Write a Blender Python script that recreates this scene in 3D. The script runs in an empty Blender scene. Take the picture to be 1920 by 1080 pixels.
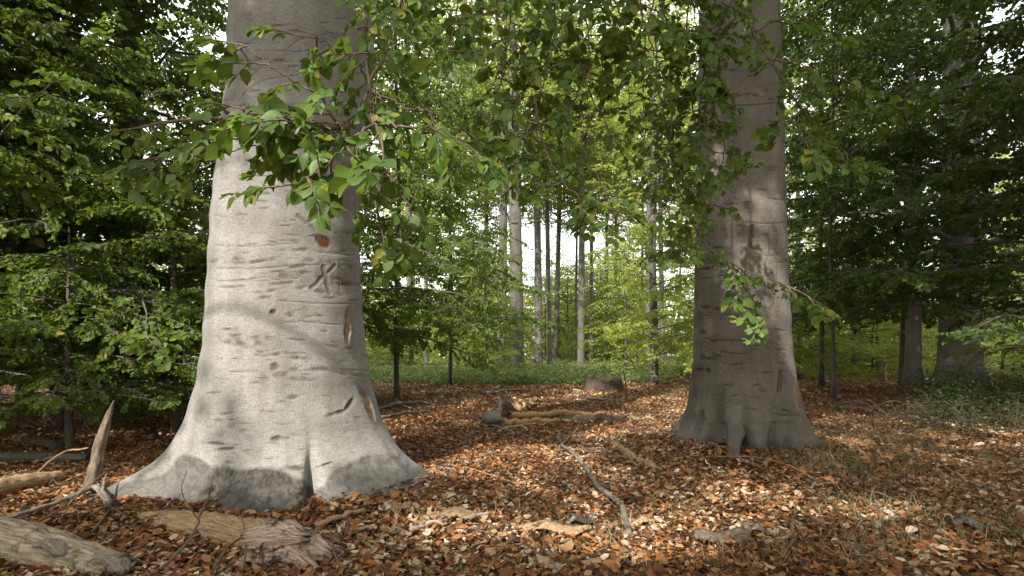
import bpy, math
import numpy as np
from mathutils import Vector

# ------------------------------------------------------------------ camera, sky, sun, exposure
SC = bpy.context.scene
CAM_H, FPX, HOR = 1.10, 1050.0, 665.0
cam_d = bpy.data.cameras.new("camera")
cam = bpy.data.objects.new("camera", cam_d)
SC.collection.objects.link(cam)
cam.location = (0, 0, CAM_H)
cam.rotation_euler = (math.radians(90), 0, 0)
cam_d.sensor_width = 36.0
cam_d.lens = 36.0 * FPX / 1920.0
cam_d.shift_y = (HOR - 540.0) / 1920.0
cam_d.clip_start = 0.05
cam_d.clip_end = 1500
SC.camera = cam

SUN_EL, SUN_AZX, SUN_AZY = math.radians(40), -0.50, -1.0
_n = math.hypot(SUN_AZX, SUN_AZY)
SUN_DIR = np.array([SUN_AZX / _n * math.cos(SUN_EL), SUN_AZY / _n * math.cos(SUN_EL), math.sin(SUN_EL)])  # towards the sun
world = bpy.data.worlds.new("World")
SC.world = world
world.use_nodes = True
wn, wl = world.node_tree.nodes, world.node_tree.links
wn.clear()
sky = wn.new("ShaderNodeTexSky")
sky.sky_type = 'NISHITA'
sky.sun_disc = False
sky.sun_elevation = SUN_EL
sky.sun_rotation = math.atan2(SUN_DIR[0], SUN_DIR[1])
sky.air_density = 1.0
sky.dust_density = 4.0
sky.ozone_density = 0.6
bg = wn.new("ShaderNodeBackground")
bg.inputs[1].default_value = 0.15
wo = wn.new("ShaderNodeOutputWorld")
# thin bright cloud over most of the sky
tc = wn.new("ShaderNodeTexCoord"); cn = wn.new("ShaderNodeTexNoise"); cn.inputs['Scale'].default_value = 2.2; cn.inputs['Detail'].default_value = 5
wl.new(tc.outputs['Generated'], cn.inputs[0])
cr_ = wn.new("ShaderNodeMapRange"); cr_.inputs[1].default_value = 0.3; cr_.inputs[2].default_value = 0.6; cr_.inputs[3].default_value = 0.6; cr_.inputs[4].default_value = 1.0
wl.new(cn.outputs[0], cr_.inputs[0])
cm = wn.new("ShaderNodeMix"); cm.data_type = 'RGBA'; cm.inputs[7].default_value = (6.8, 6.9, 6.8, 1)
wl.new(cr_.outputs[0], cm.inputs[0]); wl.new(sky.outputs[0], cm.inputs[6]); wl.new(cm.outputs[2], bg.inputs[0])
wl.new(bg.outputs[0], wo.inputs[0])

sun_d = bpy.data.lights.new("sun", 'SUN')
sun_d.energy = 3.3
sun_d.angle = math.radians(0.6)
sun_d.color = (1.0, 0.95, 0.87)
sun = bpy.data.objects.new("sun", sun_d)
SC.collection.objects.link(sun)
sun.rotation_euler = Vector(SUN_DIR).to_track_quat('Z', 'Y').to_euler()

SC.view_settings.view_transform = 'Standard'
SC.view_settings.look = 'None'
SC.view_settings.exposure = 1.52
SC.view_settings.gamma = 1.0
SC.render.engine = 'CYCLES'
SC.cycles.use_denoising = True
SC.cycles.max_bounces = 8
SC.cycles.diffuse_bounces = 4
SC.cycles.glossy_bounces = 2
SC.cycles.transmission_bounces = 4
SC.cycles.sample_clamp_indirect = 6.0

RNG = np.random.default_rng(11)
COL = SC.collection

# ------------------------------------------------------------------ terrain
def H(x, y):
    x = np.asarray(x, float); y = np.asarray(y, float)
    h = 0.020 * np.sin(x * 1.7 + 0.6 * y) + 0.018 * np.sin(1.3 * y - 0.8 * x + 1.0) + 0.012 * np.sin(3.1 * x + 2.3 * y)
    h = h + 0.10 * np.sin(x * 0.23 + 1.2) * np.sin(y * 0.19 - 0.5) * np.clip((y - 8) / 10, 0, 1)
    h = h + 0.32 * np.exp(-((x - 11.5) ** 2 / 14 + (y - 13.5) ** 2 / 9))          # mound at right
    h = h + 0.10 * np.exp(-((x - 2.9) ** 2 / 1.2 + (y - 6.6) ** 2 / 1.0))         # raised foot of right beech
    h = h + 0.05 * np.exp(-((x + 1.9) ** 2 / 1.5 + (y - 4.7) ** 2 / 1.2))
    h = h + 0.22 * np.clip((y - 30) / 30, 0, 1)
    return h

def PX(px, py, D):
    return np.array([(px - 960.0) / FPX * D, D, CAM_H - (py - HOR) / FPX * D])

def GP(px, py):
    D = CAM_H * FPX / (py - HOR)
    for _ in range(6):
        x = (px - 960.0) / FPX * D
        D = (CAM_H - float(H(x, D))) * FPX / (py - HOR)
    x = (px - 960.0) / FPX * D
    return np.array([x, D, float(H(x, D))])

# ------------------------------------------------------------------ mesh helpers
def link(o, parent=None):
    COL.objects.link(o)
    if parent is not None:
        o.parent = parent
    return o

def mesh_from(name, V, faces, mats, mat_idx=None, fattr=None, pattr=None, smooth=True):
    """faces: list of (n,k) int arrays. fattr: dict name -> per-face floats; pattr: dict name -> (n,) or (n,3) per-vertex."""
    me = bpy.data.meshes.new(name)
    V = np.ascontiguousarray(V, dtype=np.float32)
    me.vertices.add(len(V))
    me.vertices.foreach_set('co', V.ravel())
    loops, starts, s = [], [], 0
    for f in faces:
        f = np.asarray(f, dtype=np.int32)
        if len(f) == 0: continue
        loops.append(f.ravel())
        starts.append(s + np.arange(len(f), dtype=np.int32) * f.shape[1])
        s += f.size
    loops = np.concatenate(loops); starts = np.concatenate(starts)
    me.loops.add(len(loops)); me.loops.foreach_set('vertex_index', loops)
    me.polygons.add(len(starts)); me.polygons.foreach_set('loop_start', starts.astype(np.int32))
    me.polygons.foreach_set('use_smooth', np.full(len(starts), smooth, dtype=bool))
    if mat_idx is not None:
        me.polygons.foreach_set('material_index', np.asarray(mat_idx, dtype=np.int32))
    for m in mats: me.materials.append(m)
    for k, v in (fattr or {}).items():
        a = me.attributes.new(k, 'FLOAT', 'FACE'); a.data.foreach_set('value', np.asarray(v, dtype=np.float32))
    for k, v in (pattr or {}).items():
        v = np.asarray(v, dtype=np.float32)
        if v.ndim == 1:
            a = me.attributes.new(k, 'FLOAT', 'POINT'); a.data.foreach_set('value', v)
        else:
            a = me.attributes.new(k, 'FLOAT_VECTOR', 'POINT'); a.data.foreach_set('vector', v.ravel())
    me.update(calc_edges=True)
    me.validate(verbose=False)
    return me

class Acc:
    """collects pieces (verts, quads, tris) for ONE part's mesh"""
    def __init__(s):
        s.V, s.Q, s.T, s.n = [], [], [], 0
        s.fa = {'Q': [], 'T': []}; s.bk = []
    def add(s, V, Q=None, T=None, rnd=0.5, bk=None):
        V = np.asarray(V, float).reshape(-1, 3)
        s.V.append(V)
        s.bk.append(bk if bk is not None else V)
        if Q is not None and len(Q):
            s.Q.append(np.asarray(Q) + s.n); s.fa['Q'].append(np.broadcast_to(rnd, (len(Q),)).astype(float))
        if T is not None and len(T):
            s.T.append(np.asarray(T) + s.n); s.fa['T'].append(np.broadcast_to(rnd, (len(T),)).astype(float))
        s.n += len(V)
    def mesh(s, name, mats, smooth=True, bark=False, extra=None):
        faces = []; fa = []
        if s.Q: faces.append(np.concatenate(s.Q)); fa.append(np.concatenate(s.fa['Q']))
        if s.T: faces.append(np.concatenate(s.T)); fa.append(np.concatenate(s.fa['T']))
        pa = {'bk': np.concatenate(s.bk)} if bark else {}
        if extra: pa.update(extra)
        return mesh_from(name, np.concatenate(s.V), faces, mats, None, {'rnd': np.concatenate(fa)}, pa, smooth)

def frames(P):
    P = np.asarray(P, float); T = np.gradient(P, axis=0)
    T /= np.linalg.norm(T, axis=1)[:, None] + 1e-9
    ref = np.array([0, 0, 1.0]) if abs(T[:, 2]).mean() < 0.8 else np.array([1.0, 0, 0])
    A = np.cross(T, ref); A /= np.linalg.norm(A, axis=1)[:, None] + 1e-9
    B = np.cross(A, T)
    return T, A, B

def resample(P, n):
    P = np.asarray(P, float)
    t = np.concatenate([[0], np.cumsum(np.linalg.norm(np.diff(P, axis=0), axis=1))])
    # smooth catmull-like: interpolate with cubic hermite
    T = np.gradient(P, t, axis=0)
    s = np.linspace(0, t[-1], n); i = np.clip(np.searchsorted(t, s, side='right') - 1, 0, len(t) - 2)
    h = (t[i + 1] - t[i]); u = (s - t[i]) / h
    u_, h_ = u[:, None], h[:, None]
    return ((2*u_**3 - 3*u_**2 + 1) * P[i] + (u_**3 - 2*u_**2 + u_) * h_ * T[i] + (-2*u_**3 + 3*u_**2) * P[i+1] + (u_**3 - u_**2) * h_ * T[i+1])

def tube(acc, P, R, seg=6, rough=0.0, lobes=0.0, jag=0.0, cap=True, rnd=0.5, rng=RNG, flat=1.0):
    P = np.asarray(P, float); n = len(P)
    R = np.broadcast_to(np.asarray(R, float), (n,))
    T, A, B = frames(P)
    th = np.linspace(0, 2*math.pi, seg, endpoint=False)
    rad = R[:, None] * np.ones(seg)[None]
    if rough:
        lat = rng.normal(0, 1, (n, seg)); lat = (lat + np.roll(lat, 1, 0) + np.roll(lat, 1, 1) + np.roll(lat, -1, 1)) / 2
        rad = rad * (1 + rough * lat)
    if lobes:
        ph = rng.uniform(0, 6.28, 3)
        rad = rad * (1 + lobes * (np.sin(3*th + ph[0]) + .6*np.sin(5*th + ph[1]) + .4*np.sin(9*th+ph[2]))[None])
    V = P[:, None] + rad[..., None] * (np.cos(th)[None, :, None] * A[:, None] + flat * np.sin(th)[None, :, None] * B[:, None])
    if jag:
        o = rng.uniform(0, 1, seg); V[-1] += (o * jag)[:, None] * T[-1]
        o = rng.uniform(0, 1, seg); V[0] -= (o * jag)[:, None] * T[0]
    L = np.concatenate([[0], np.cumsum(np.linalg.norm(np.diff(P, axis=0), axis=1))])
    bk = np.stack(np.broadcast_arrays((th * max(R.mean(), .003))[None], L[:, None], np.zeros((1, 1))), -1).reshape(-1, 3)
    V = V.reshape(-1, 3)
    i = np.arange(n - 1)[:, None] * seg; j = np.arange(seg)[None]; j2 = (j + 1) % seg
    Q = np.stack([i + j, i + j2, i + seg + j2, i + seg + j], -1).reshape(-1, 4)
    Tt = None
    if cap:
        c0, c1 = len(V), len(V) + 1
        V = np.vstack([V, P[0] + T[0] * min(R[0]*.3, .03), P[-1] - T[-1] * min(R[-1]*.3, .03)])
        bk = np.vstack([bk, [0, 0, 1], [0, L[-1], 1]])
        k = np.arange(seg); k2 = (k + 1) % seg
        Tt = np.vstack([np.stack([k2, k, np.full(seg, c0)], -1), np.stack([k + (n-1)*seg, k2 + (n-1)*seg, np.full(seg, c1)], -1)])
    acc.add(V, Q, Tt, rnd, bk)

def tubes_many(acc, A0, A1, r0, r1, rnd=0.5):
    """vectorised 3-sided straight twigs from A0 to A1"""
    A0 = np.asarray(A0); A1 = np.asarray(A1); n = len(A0)
    if n == 0: return
    d = A1 - A0; d /= np.linalg.norm(d, axis=1)[:, None] + 1e-9
    ref = np.where(np.abs(d[:, 2:3]) < 0.9, np.array([[0, 0, 1.0]]), np.array([[1.0, 0, 0]]))
    a = np.cross(d, ref); a /= np.linalg.norm(a, axis=1)[:, None] + 1e-9
    b = np.cross(a, d)
    r0 = np.broadcast_to(r0, (n,)); r1 = np.broadcast_to(r1, (n,))
    V = []
    for P, r in ((A0, r0), (A1, r1)):
        for k in range(3):
            t = k * 2.0944
            V.append(P + r[:, None] * (math.cos(t) * a + math.sin(t) * b))
    V = np.stack(V, 1).reshape(-1, 3)
    base = (np.arange(n) * 6)[:, None, None]
    Q = np.array([[0, 1, 4, 3], [1, 2, 5, 4], [2, 0, 3, 5]])[None] + base
    acc.add(V, Q.reshape(-1, 4), None, rnd)

# ------------------------------------------------------------------ materials
def nodes(name):
    m = bpy.data.materials.new(name); m.use_nodes = True
    nt = m.node_tree; nt.nodes.clear()
    return m, nt

def N(nt, t, **kw):
    n = nt.nodes.new(t)
    for k, v in kw.items():
        if k.startswith('i_'):
            key = k[2:]; key = int(key) if key.isdigit() else key.replace('_', ' ')
            n.inputs[key].default_value = v
        else: setattr(n, k, v)
    return n

def ramp(nt, fac, stops, interp='LINEAR'):
    r = nt.nodes.new('ShaderNodeValToRGB'); cr = r.color_ramp; cr.interpolation = interp
    while len(cr.elements) < len(stops): cr.elements.new(0.5)
    for e, (p, c) in zip(cr.elements, stops):
        e.position = p; e.color = (c[0], c[1], c[2], 1) if hasattr(c, '__len__') else (c, c, c, 1)
    nt.links.new(fac, r.inputs[0])
    return r.outputs[0]

def mixc(nt, fac, a, b, mode='MIX'):
    m = nt.nodes.new('ShaderNodeMix'); m.data_type = 'RGBA'; m.blend_type = mode
    for s, v in ((m.inputs[0], fac), (m.inputs[6], a), (m.inputs[7], b)):
        if hasattr(v, 'links'): nt.links.new(v, s)
        elif hasattr(v, '__len__'): s.default_value = (v[0], v[1], v[2], 1)
        else: s.default_value = v
    return m.outputs[2]

def math_(nt, op, a, b=0.0, c=0.0, clamp=False):
    m = nt.nodes.new('ShaderNodeMath'); m.operation = op; m.use_clamp = clamp
    for s, v in zip(m.inputs, (a, b, c)):
        if hasattr(v, 'links'): nt.links.new(v, s)
        else: s.default_value = v
    return m.outputs[0]

def noise(nt, vec, scale, detail=4, rough=0.55, mapscale=None, loc=(0, 0, 0)):
    if mapscale is not None:
        mp = N(nt, 'ShaderNodeMapping'); mp.inputs['Scale'].default_value = mapscale; mp.inputs['Location'].default_value = loc
        nt.links.new(vec, mp.inputs[0]); vec = mp.outputs[0]
    n = N(nt, 'ShaderNodeTexNoise'); n.inputs['Scale'].default_value = scale
    n.inputs['Detail'].default_value = detail; n.inputs['Roughness'].default_value = rough
    nt.links.new(vec, n.inputs[0])
    return n.outputs[0]

def bump(nt, h, strength, dist, prev=None):
    b = N(nt, 'ShaderNodeBump'); b.inputs['Strength'].default_value = strength; b.inputs['Distance'].default_value = dist
    nt.links.new(h, b.inputs['Height'])
    if prev is not None: nt.links.new(prev, b.inputs['Normal'])
    return b.outputs[0]

def attr(nt, name, out='Fac'):
    a = N(nt, 'ShaderNodeAttribute'); a.attribute_type = 'GEOMETRY'; a.attribute_name = name
    return a.outputs[out]

def leaf_mat(name, stops, trans, tfac=0.4, rough=0.42, veins=False, spec=0.5):
    m, nt = nodes(name)
    r = attr(nt, 'rnd')
    col = ramp(nt, r, stops)
    geo = N(nt, 'ShaderNodeNewGeometry')
    big = noise(nt, geo.outputs['Position'], 0.35, 2)
    col = mixc(nt, 0.5, col, ramp(nt, big, [(0.35, (0.75, 0.8, 0.7)), (0.65, (1.2, 1.15, 1.0))]), 'MULTIPLY')
    col = mixc(nt, geo.outputs['Backfacing'], col, mixc(nt, 0.35, col, (0.16, 0.2, 0.09)))
    tcol = mixc(nt, 0.85, col, trans)
    p = N(nt, 'ShaderNodeBsdfPrincipled'); p.inputs['Roughness'].default_value = rough
    p.inputs['Specular IOR Level'].default_value = spec
    if veins:
        lc = attr(nt, 'lc', 'Vector')
        sep = N(nt, 'ShaderNodeSeparateXYZ'); nt.links.new(lc, sep.inputs[0])
        ay = math_(nt, 'ABSOLUTE', sep.outputs[1])
        w = math_(nt, 'SUBTRACT', sep.outputs[0], math_(nt, 'MULTIPLY', ay, 0.75))
        s = math_(nt, 'SINE', math_(nt, 'MULTIPLY', w, 62.0))
        s = math_(nt, 'POWER', math_(nt, 'MULTIPLY_ADD', s, 0.5, 0.5), 4.0)
        mid = math_(nt, 'LESS_THAN', ay, 0.018)
        v = math_(nt, 'MAXIMUM', math_(nt, 'MULTIPLY', s, 0.6), mid)
        col = mixc(nt, math_(nt, 'MULTIPLY', v, 0.3), col, (0.16, 0.25, 0.06))
        blot = noise(nt, geo.outputs['Position'], 55, 3)
        col = mixc(nt, ramp(nt, blot, [(0.66, 0.0), (0.74, 0.7)]), col, (0.10, 0.07, 0.02))
        nt.links.new(bump(nt, v, 0.35, 0.002), p.inputs['Normal'])
    nt.links.new(col, p.inputs['Base Color'])
    t = N(nt, 'ShaderNodeBsdfTranslucent'); nt.links.new(tcol, t.inputs[0])
    mx = N(nt, 'ShaderNodeMixShader'); mx.inputs[0].default_value = tfac
    nt.links.new(p.outputs[0], mx.inputs[1]); nt.links.new(t.outputs[0], mx.inputs[2])
    o = N(nt, 'ShaderNodeOutputMaterial'); nt.links.new(mx.outputs[0], o.inputs[0])
    return m

M = {}
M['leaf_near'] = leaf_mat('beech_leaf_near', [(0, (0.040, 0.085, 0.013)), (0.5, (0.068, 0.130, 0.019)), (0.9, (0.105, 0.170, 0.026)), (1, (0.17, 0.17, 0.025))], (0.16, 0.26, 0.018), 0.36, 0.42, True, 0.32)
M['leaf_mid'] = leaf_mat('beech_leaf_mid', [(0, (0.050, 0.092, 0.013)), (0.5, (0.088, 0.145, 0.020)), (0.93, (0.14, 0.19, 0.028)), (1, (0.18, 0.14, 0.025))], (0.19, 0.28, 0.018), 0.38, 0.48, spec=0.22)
M['leaf_far'] = leaf_mat('beech_leaf_far', [(0, (0.14, 0.18, 0.028)), (0.5, (0.21, 0.26, 0.042)), (1, (0.29, 0.31, 0.065))], (0.42, 0.50, 0.06), 0.34, 0.5, spec=0.25)  # sunlit glow of the far foliage is put into this brighter leaf colour
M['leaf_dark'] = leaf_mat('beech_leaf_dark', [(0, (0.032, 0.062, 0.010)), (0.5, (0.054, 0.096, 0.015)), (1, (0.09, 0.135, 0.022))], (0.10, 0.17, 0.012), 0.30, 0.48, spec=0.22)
M['herb'] = leaf_mat('ground_cover_leaf', [(0, (0.10, 0.14, 0.04)), (0.5, (0.17, 0.215, 0.075)), (0.85, (0.24, 0.27, 0.12)), (1, (0.36, 0.34, 0.20))], (0.22, 0.3, 0.07), 0.35, 0.6, spec=0.3)
M['bramble'] = leaf_mat('bramble_leaf', [(0, (0.025, 0.045, 0.018)), (0.6, (0.045, 0.075, 0.028)), (1, (0.09, 0.105, 0.05))], (0.12, 0.2, 0.04), 0.3, 0.55, spec=0.3)
M['straw'] = leaf_mat('dry_grass_blade', [(0, (0.16, 0.12, 0.07)), (0.6, (0.30, 0.24, 0.15)), (0.85, (0.42, 0.36, 0.25)), (1, (0.16, 0.19, 0.07))], (0.35, 0.28, 0.14), 0.3, 0.7, spec=0.2)
M['litter'] = leaf_mat('fallen_leaf', [(0, (0.028, 0.013, 0.007)), (0.24, (0.065, 0.027, 0.012)), (0.40, (0.15, 0.055, 0.017)), (0.56, (0.31, 0.112, 0.028)), (0.72, (0.30, 0.145, 0.058)), (0.80, (0.32, 0.19, 0.105)), (0.90, (0.38, 0.27, 0.19)), (1, (0.56, 0.46, 0.36))], (0.32, 0.13, 0.035), 0.13, 0.55, spec=0.35)

def bark_mat(name, c0, c1, dark, streak=1.0, marks=False, bscale=1.0, fine=1.0):
    m, nt = nodes(name)
    bk = attr(nt, 'bk', 'Vector')
    geo = N(nt, 'ShaderNodeNewGeometry'); pos = geo.outputs['Position']
    big = noise(nt, pos, 1.6, 4, 0.6)
    med = noise(nt, bk, 1.0, 6, 0.65, (9, 4, 1))
    col = mixc(nt, ramp(nt, big, [(0.3, 0.0), (0.7, 1.0)]), c0, c1)
    col = mixc(nt, 0.7, col, ramp(nt, med, [(0.3, (0.80, 0.79, 0.77)), (0.7, (1.14, 1.13, 1.12))]), 'MULTIPLY')
    # fine linen of short vertical and horizontal cracks
    fv = noise(nt, bk, 1.0, 3, 0.7, (130 * fine, 34 * fine, 1))
    fh = noise(nt, bk, 1.0, 3, 0.6, (12 * fine, 150 * fine, 1), (3, 9, 0))
    f = mixc(nt, 0.45, fv, fh)
    col = mixc(nt, 0.8, col, ramp(nt, f, [(0.38, (0.50, 0.49, 0.47)), (0.5, (1, 1, 1)), (0.62, (1.25, 1.25, 1.25))]), 'MULTIPLY')
    # horizontal lenticel streaks
    st = noise(nt, bk, 1.0, 5, 0.7, (3.6, 60, 1), (7, 1, 0))
    msk = noise(nt, bk, 1.0, 3, 0.5, (1.5, 3.0, 1), (2, 5, 3))
    stv = math_(nt, 'MULTIPLY', ramp(nt, st, [(0.60, 0.0), (0.70, 1.0)]), ramp(nt, msk, [(0.48, 0.0), (0.6, 1.0)]))
    wob = noise(nt, bk, 1.0, 4, 0.8, (26, 60, 1), (9, 9, 9))
    stv = math_(nt, 'MULTIPLY', stv, ramp(nt, wob, [(0.38, 0.15), (0.6, 1.0)]))
    stv = math_(nt, 'MULTIPLY', stv, 0.62 * streak)
    col = mixc(nt, stv, col, dark)
    # broad damp streaks and faint green algae
    ds = noise(nt, bk, 1.0, 4, 0.6, (4.5, 0.5, 1), (5, 2, 1))
    col = mixc(nt, 0.8, col, ramp(nt, ds, [(0.32, (0.72, 0.70, 0.66)), (0.55, (1, 1, 1)), (0.72, (1.12, 1.12, 1.13))]), 'MULTIPLY')
    al = noise(nt, bk, 1.0, 5, 0.7, (1.1, 0.8, 1), (1, 7, 1))
    col = mixc(nt, ramp(nt, al, [(0.54, 0.0), (0.70, 0.22)]), col, (0.20, 0.19, 0.14))
    # speckles
    sp = noise(nt, bk, 1.0, 2, 0.5, (90, 90, 1))
    col = mixc(nt, ramp(nt, sp, [(0.66, 0.0), (0.74, 0.5)]), col, dark)
    # lichen patches, pale and greenish
    li = noise(nt, pos, 7, 5, 0.7)
    col = mixc(nt, ramp(nt, li, [(0.60, 0.0), (0.72, 0.28)]), col, (0.33, 0.34, 0.29))
    hh = math_(nt, 'SUBTRACT', f, math_(nt, 'MULTIPLY', stv, 0.8))
    if marks:
        mk = attr(nt, 'mark'); sn = attr(nt, 'stain'); ru = attr(nt, 'rust'); wd = attr(nt, 'wood')
        n1 = noise(nt, bk, 1.0, 4, 0.75, (110, 190, 1), (1, 1, 4))
        mkn = math_(nt, 'MULTIPLY', mk, ramp(nt, n1, [(0.34, 0.35), (0.56, 1.0)]))
        mkc = math_(nt, 'MINIMUM', mkn, 1.0)
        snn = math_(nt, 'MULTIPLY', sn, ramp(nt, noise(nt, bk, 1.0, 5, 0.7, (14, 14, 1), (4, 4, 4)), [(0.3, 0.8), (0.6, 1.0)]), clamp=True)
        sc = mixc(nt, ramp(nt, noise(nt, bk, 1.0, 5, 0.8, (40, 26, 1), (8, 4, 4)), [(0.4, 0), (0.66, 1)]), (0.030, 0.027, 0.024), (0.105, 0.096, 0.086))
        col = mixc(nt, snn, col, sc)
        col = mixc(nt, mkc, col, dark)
        gr = noise(nt, bk, 1.0, 3, 0.6, (160, 14, 1))
        col = mixc(nt, ru, col, mixc(nt, ramp(nt, gr, [(0.4, 0), (0.6, 1)]), (0.07, 0.026, 0.014), (0.17, 0.070, 0.036)))
        col = mixc(nt, wd, col, mixc(nt, ramp(nt, gr, [(0.35, 0), (0.6, 1)]), (0.09, 0.05, 0.028), (0.38, 0.24, 0.13)))
        hh = math_(nt, 'SUBTRACT', hh, math_(nt, 'MULTIPLY', mkc, 0.9))
        hh = math_(nt, 'ADD', hh, math_(nt, 'MULTIPLY', snn, math_(nt, 'MULTIPLY', noise(nt, bk, 1.0, 5, 0.8, (36, 20, 1)), 1.6)))
    p = N(nt, 'ShaderNodeBsdfPrincipled'); p.inputs['Roughness'].default_value = 0.75; p.inputs['Specular IOR Level'].default_value = 0.25
    nt.links.new(col, p.inputs['Base Color'])
    b = bump(nt, med, 0.5, 0.012 * bscale)
    b = bump(nt, hh, 0.8, 0.008 * bscale, b)
    nt.links.new(b, p.inputs['Normal'])
    o = N(nt, 'ShaderNodeOutputMaterial'); nt.links.new(p.outputs[0], o.inputs[0])
    return m

M['bark_big'] = bark_mat('smooth_grey_beech_bark', (0.195, 0.188, 0.178), (0.276, 0.268, 0.257), (0.085, 0.070, 0.058), 1.0, True)
M['bark_big_b'] = bark_mat('brown_grey_beech_bark', (0.115, 0.102, 0.089), (0.19, 0.172, 0.152), (0.07, 0.055, 0.045), 0.9, True, 2.6)
M['bark_pale'] = bark_mat('pale_beech_bark', (0.22, 0.21, 0.19), (0.34, 0.325, 0.30), (0.09, 0.08, 0.07), 1.0, False, 1.5)
M['bark'] = bark_mat('beech_bark', (0.075, 0.07, 0.06), (0.15, 0.14, 0.122), (0.10, 0.085, 0.07), 1.0, False, 1.5)
M['bark_dark'] = bark_mat('dark_beech_bark', (0.07, 0.062, 0.05), (0.13, 0.118, 0.10), (0.04, 0.035, 0.03), 0.7, False, 1.5)

def wood_mat(name, c_lo, c_mid, c_hi, blot=(0.06, 0.045, 0.035), blot_lo=0.6, along=8, across=90):
    m, nt = nodes(name)
    bk = attr(nt, 'bk', 'Vector')
    geo = N(nt, 'ShaderNodeNewGeometry'); pos = geo.outputs['Position']
    g = noise(nt, bk, 1.0, 5, 0.65, (across, along, 3))
    col = ramp(nt, g, [(0.32, c_lo), (0.5, c_mid), (0.68, c_hi)])
    bl = noise(nt, pos, 9, 5, 0.7)
    col = mixc(nt, ramp(nt, bl, [(blot_lo, 0.0), (blot_lo + 0.1, 0.9)]), col, blot)
    sp = noise(nt, pos, 60, 3, 0.7)
    col = mixc(nt, 0.5, col, ramp(nt, sp, [(0.35, (0.7, 0.7, 0.7)), (0.65, (1.2, 1.2, 1.2))]), 'MULTIPLY')
    p = N(nt, 'ShaderNodeBsdfPrincipled'); p.inputs['Roughness'].default_value = 0.8; p.inputs['Specular IOR Level'].default_value = 0.2
    nt.links.new(col, p.inputs['Base Color'])
    b = bump(nt, g, 0.8, 0.008); b = bump(nt, bl, 0.6, 0.02, b)
    nt.links.new(b, p.inputs['Normal'])
    o = N(nt, 'ShaderNodeOutputMaterial'); nt.links.new(p.outputs[0], o.inputs[0])
    return m
M['wood_pale'] = wood_mat('bare_pale_wood', (0.09, 0.068, 0.045), (0.26, 0.21, 0.145), (0.44, 0.38, 0.295), blot_lo=0.54, along=5, across=60)
M['wood_tan'] = wood_mat('rotting_tan_wood', (0.14, 0.085, 0.045), (0.30, 0.20, 0.11), (0.44, 0.32, 0.20), blot_lo=0.58)
M['wood_orange'] = wood_mat('split_orange_wood', (0.16, 0.08, 0.035), (0.36, 0.21, 0.10), (0.52, 0.36, 0.20), blot_lo=0.66)
M['wood_grey'] = wood_mat('weathered_grey_wood', (0.08, 0.065, 0.055), (0.18, 0.155, 0.13), (0.30, 0.27, 0.235), blot_lo=0.60)
M['wood_dark'] = wood_mat('dark_damp_wood', (0.035, 0.025, 0.018), (0.075, 0.055, 0.04), (0.14, 0.11, 0.085), blot_lo=0.7)
M['wood_pink'] = wood_mat('broken_pinkish_wood', (0.13, 0.08, 0.06), (0.36, 0.26, 0.205), (0.62, 0.52, 0.45), blot=(0.02, 0.018, 0.02), blot_lo=0.50, along=14)
M['twig'] = wood_mat('twig_bark', (0.07, 0.05, 0.035), (0.13, 0.095, 0.07), (0.22, 0.17, 0.13), blot_lo=0.7)

def ground_mat():
    m, nt = nodes('leaf_mould')
    geo = N(nt, 'ShaderNodeNewGeometry'); pos = geo.outputs['Position']
    v = N(nt, 'ShaderNodeTexVoronoi'); v.inputs['Scale'].default_value = 16; nt.links.new(pos, v.inputs['Vector'])
    sep = N(nt, 'ShaderNodeSeparateColor'); nt.links.new(v.outputs['Color'], sep.inputs[0])
    col = ramp(nt, sep.outputs[0], [(0, (0.03, 0.014, 0.008)), (0.3, (0.08, 0.032, 0.014)), (0.55, (0.20, 0.075, 0.022)), (0.8, (0.24, 0.13, 0.055)), (1, (0.32, 0.23, 0.14))])
    col = mixc(nt, 0.6, col, ramp(nt, noise(nt, pos, 2.2, 5), [(0.3, (0.5, 0.48, 0.45)), (0.7, (1.15, 1.15, 1.1))]), 'MULTIPLY')
    p = N(nt, 'ShaderNodeBsdfPrincipled'); p.inputs['Roughness'].default_value = 0.9; p.inputs['Specular IOR Level'].default_value = 0.15
    nt.links.new(col, p.inputs['Base Color'])
    nt.links.new(bump(nt, v.outputs['Distance'], 0.8, 0.03), p.inputs['Normal'])
    o = N(nt, 'ShaderNodeOutputMaterial'); nt.links.new(p.outputs[0], o.inputs[0])
    return m
M['ground'] = ground_mat()

# ------------------------------------------------------------------ tagging
def tag(o, label, cat=None, group=None, kind=None):
    if label: o['label'] = label
    if cat: o['category'] = cat
    if group: o['group'] = group
    if kind: o['kind'] = kind
    return o

def thing(name, label, cat, loc, group=None):
    o = bpy.data.objects.new(name, None)
    o.location = [float(v) for v in loc]; o.empty_display_size = 0.2
    link(o); tag(o, label, cat, group)
    return o

def part(name, me, parent, label=None):
    o = bpy.data.objects.new(name, me); link(o, parent)
    if label: o['label'] = label
    return o

def solo(name, me, loc, label, cat, group=None, kind=None):
    o = bpy.data.objects.new(name, me); o.location = [float(v) for v in loc]; link(o)
    return tag(o, label, cat, group, kind)

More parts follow.
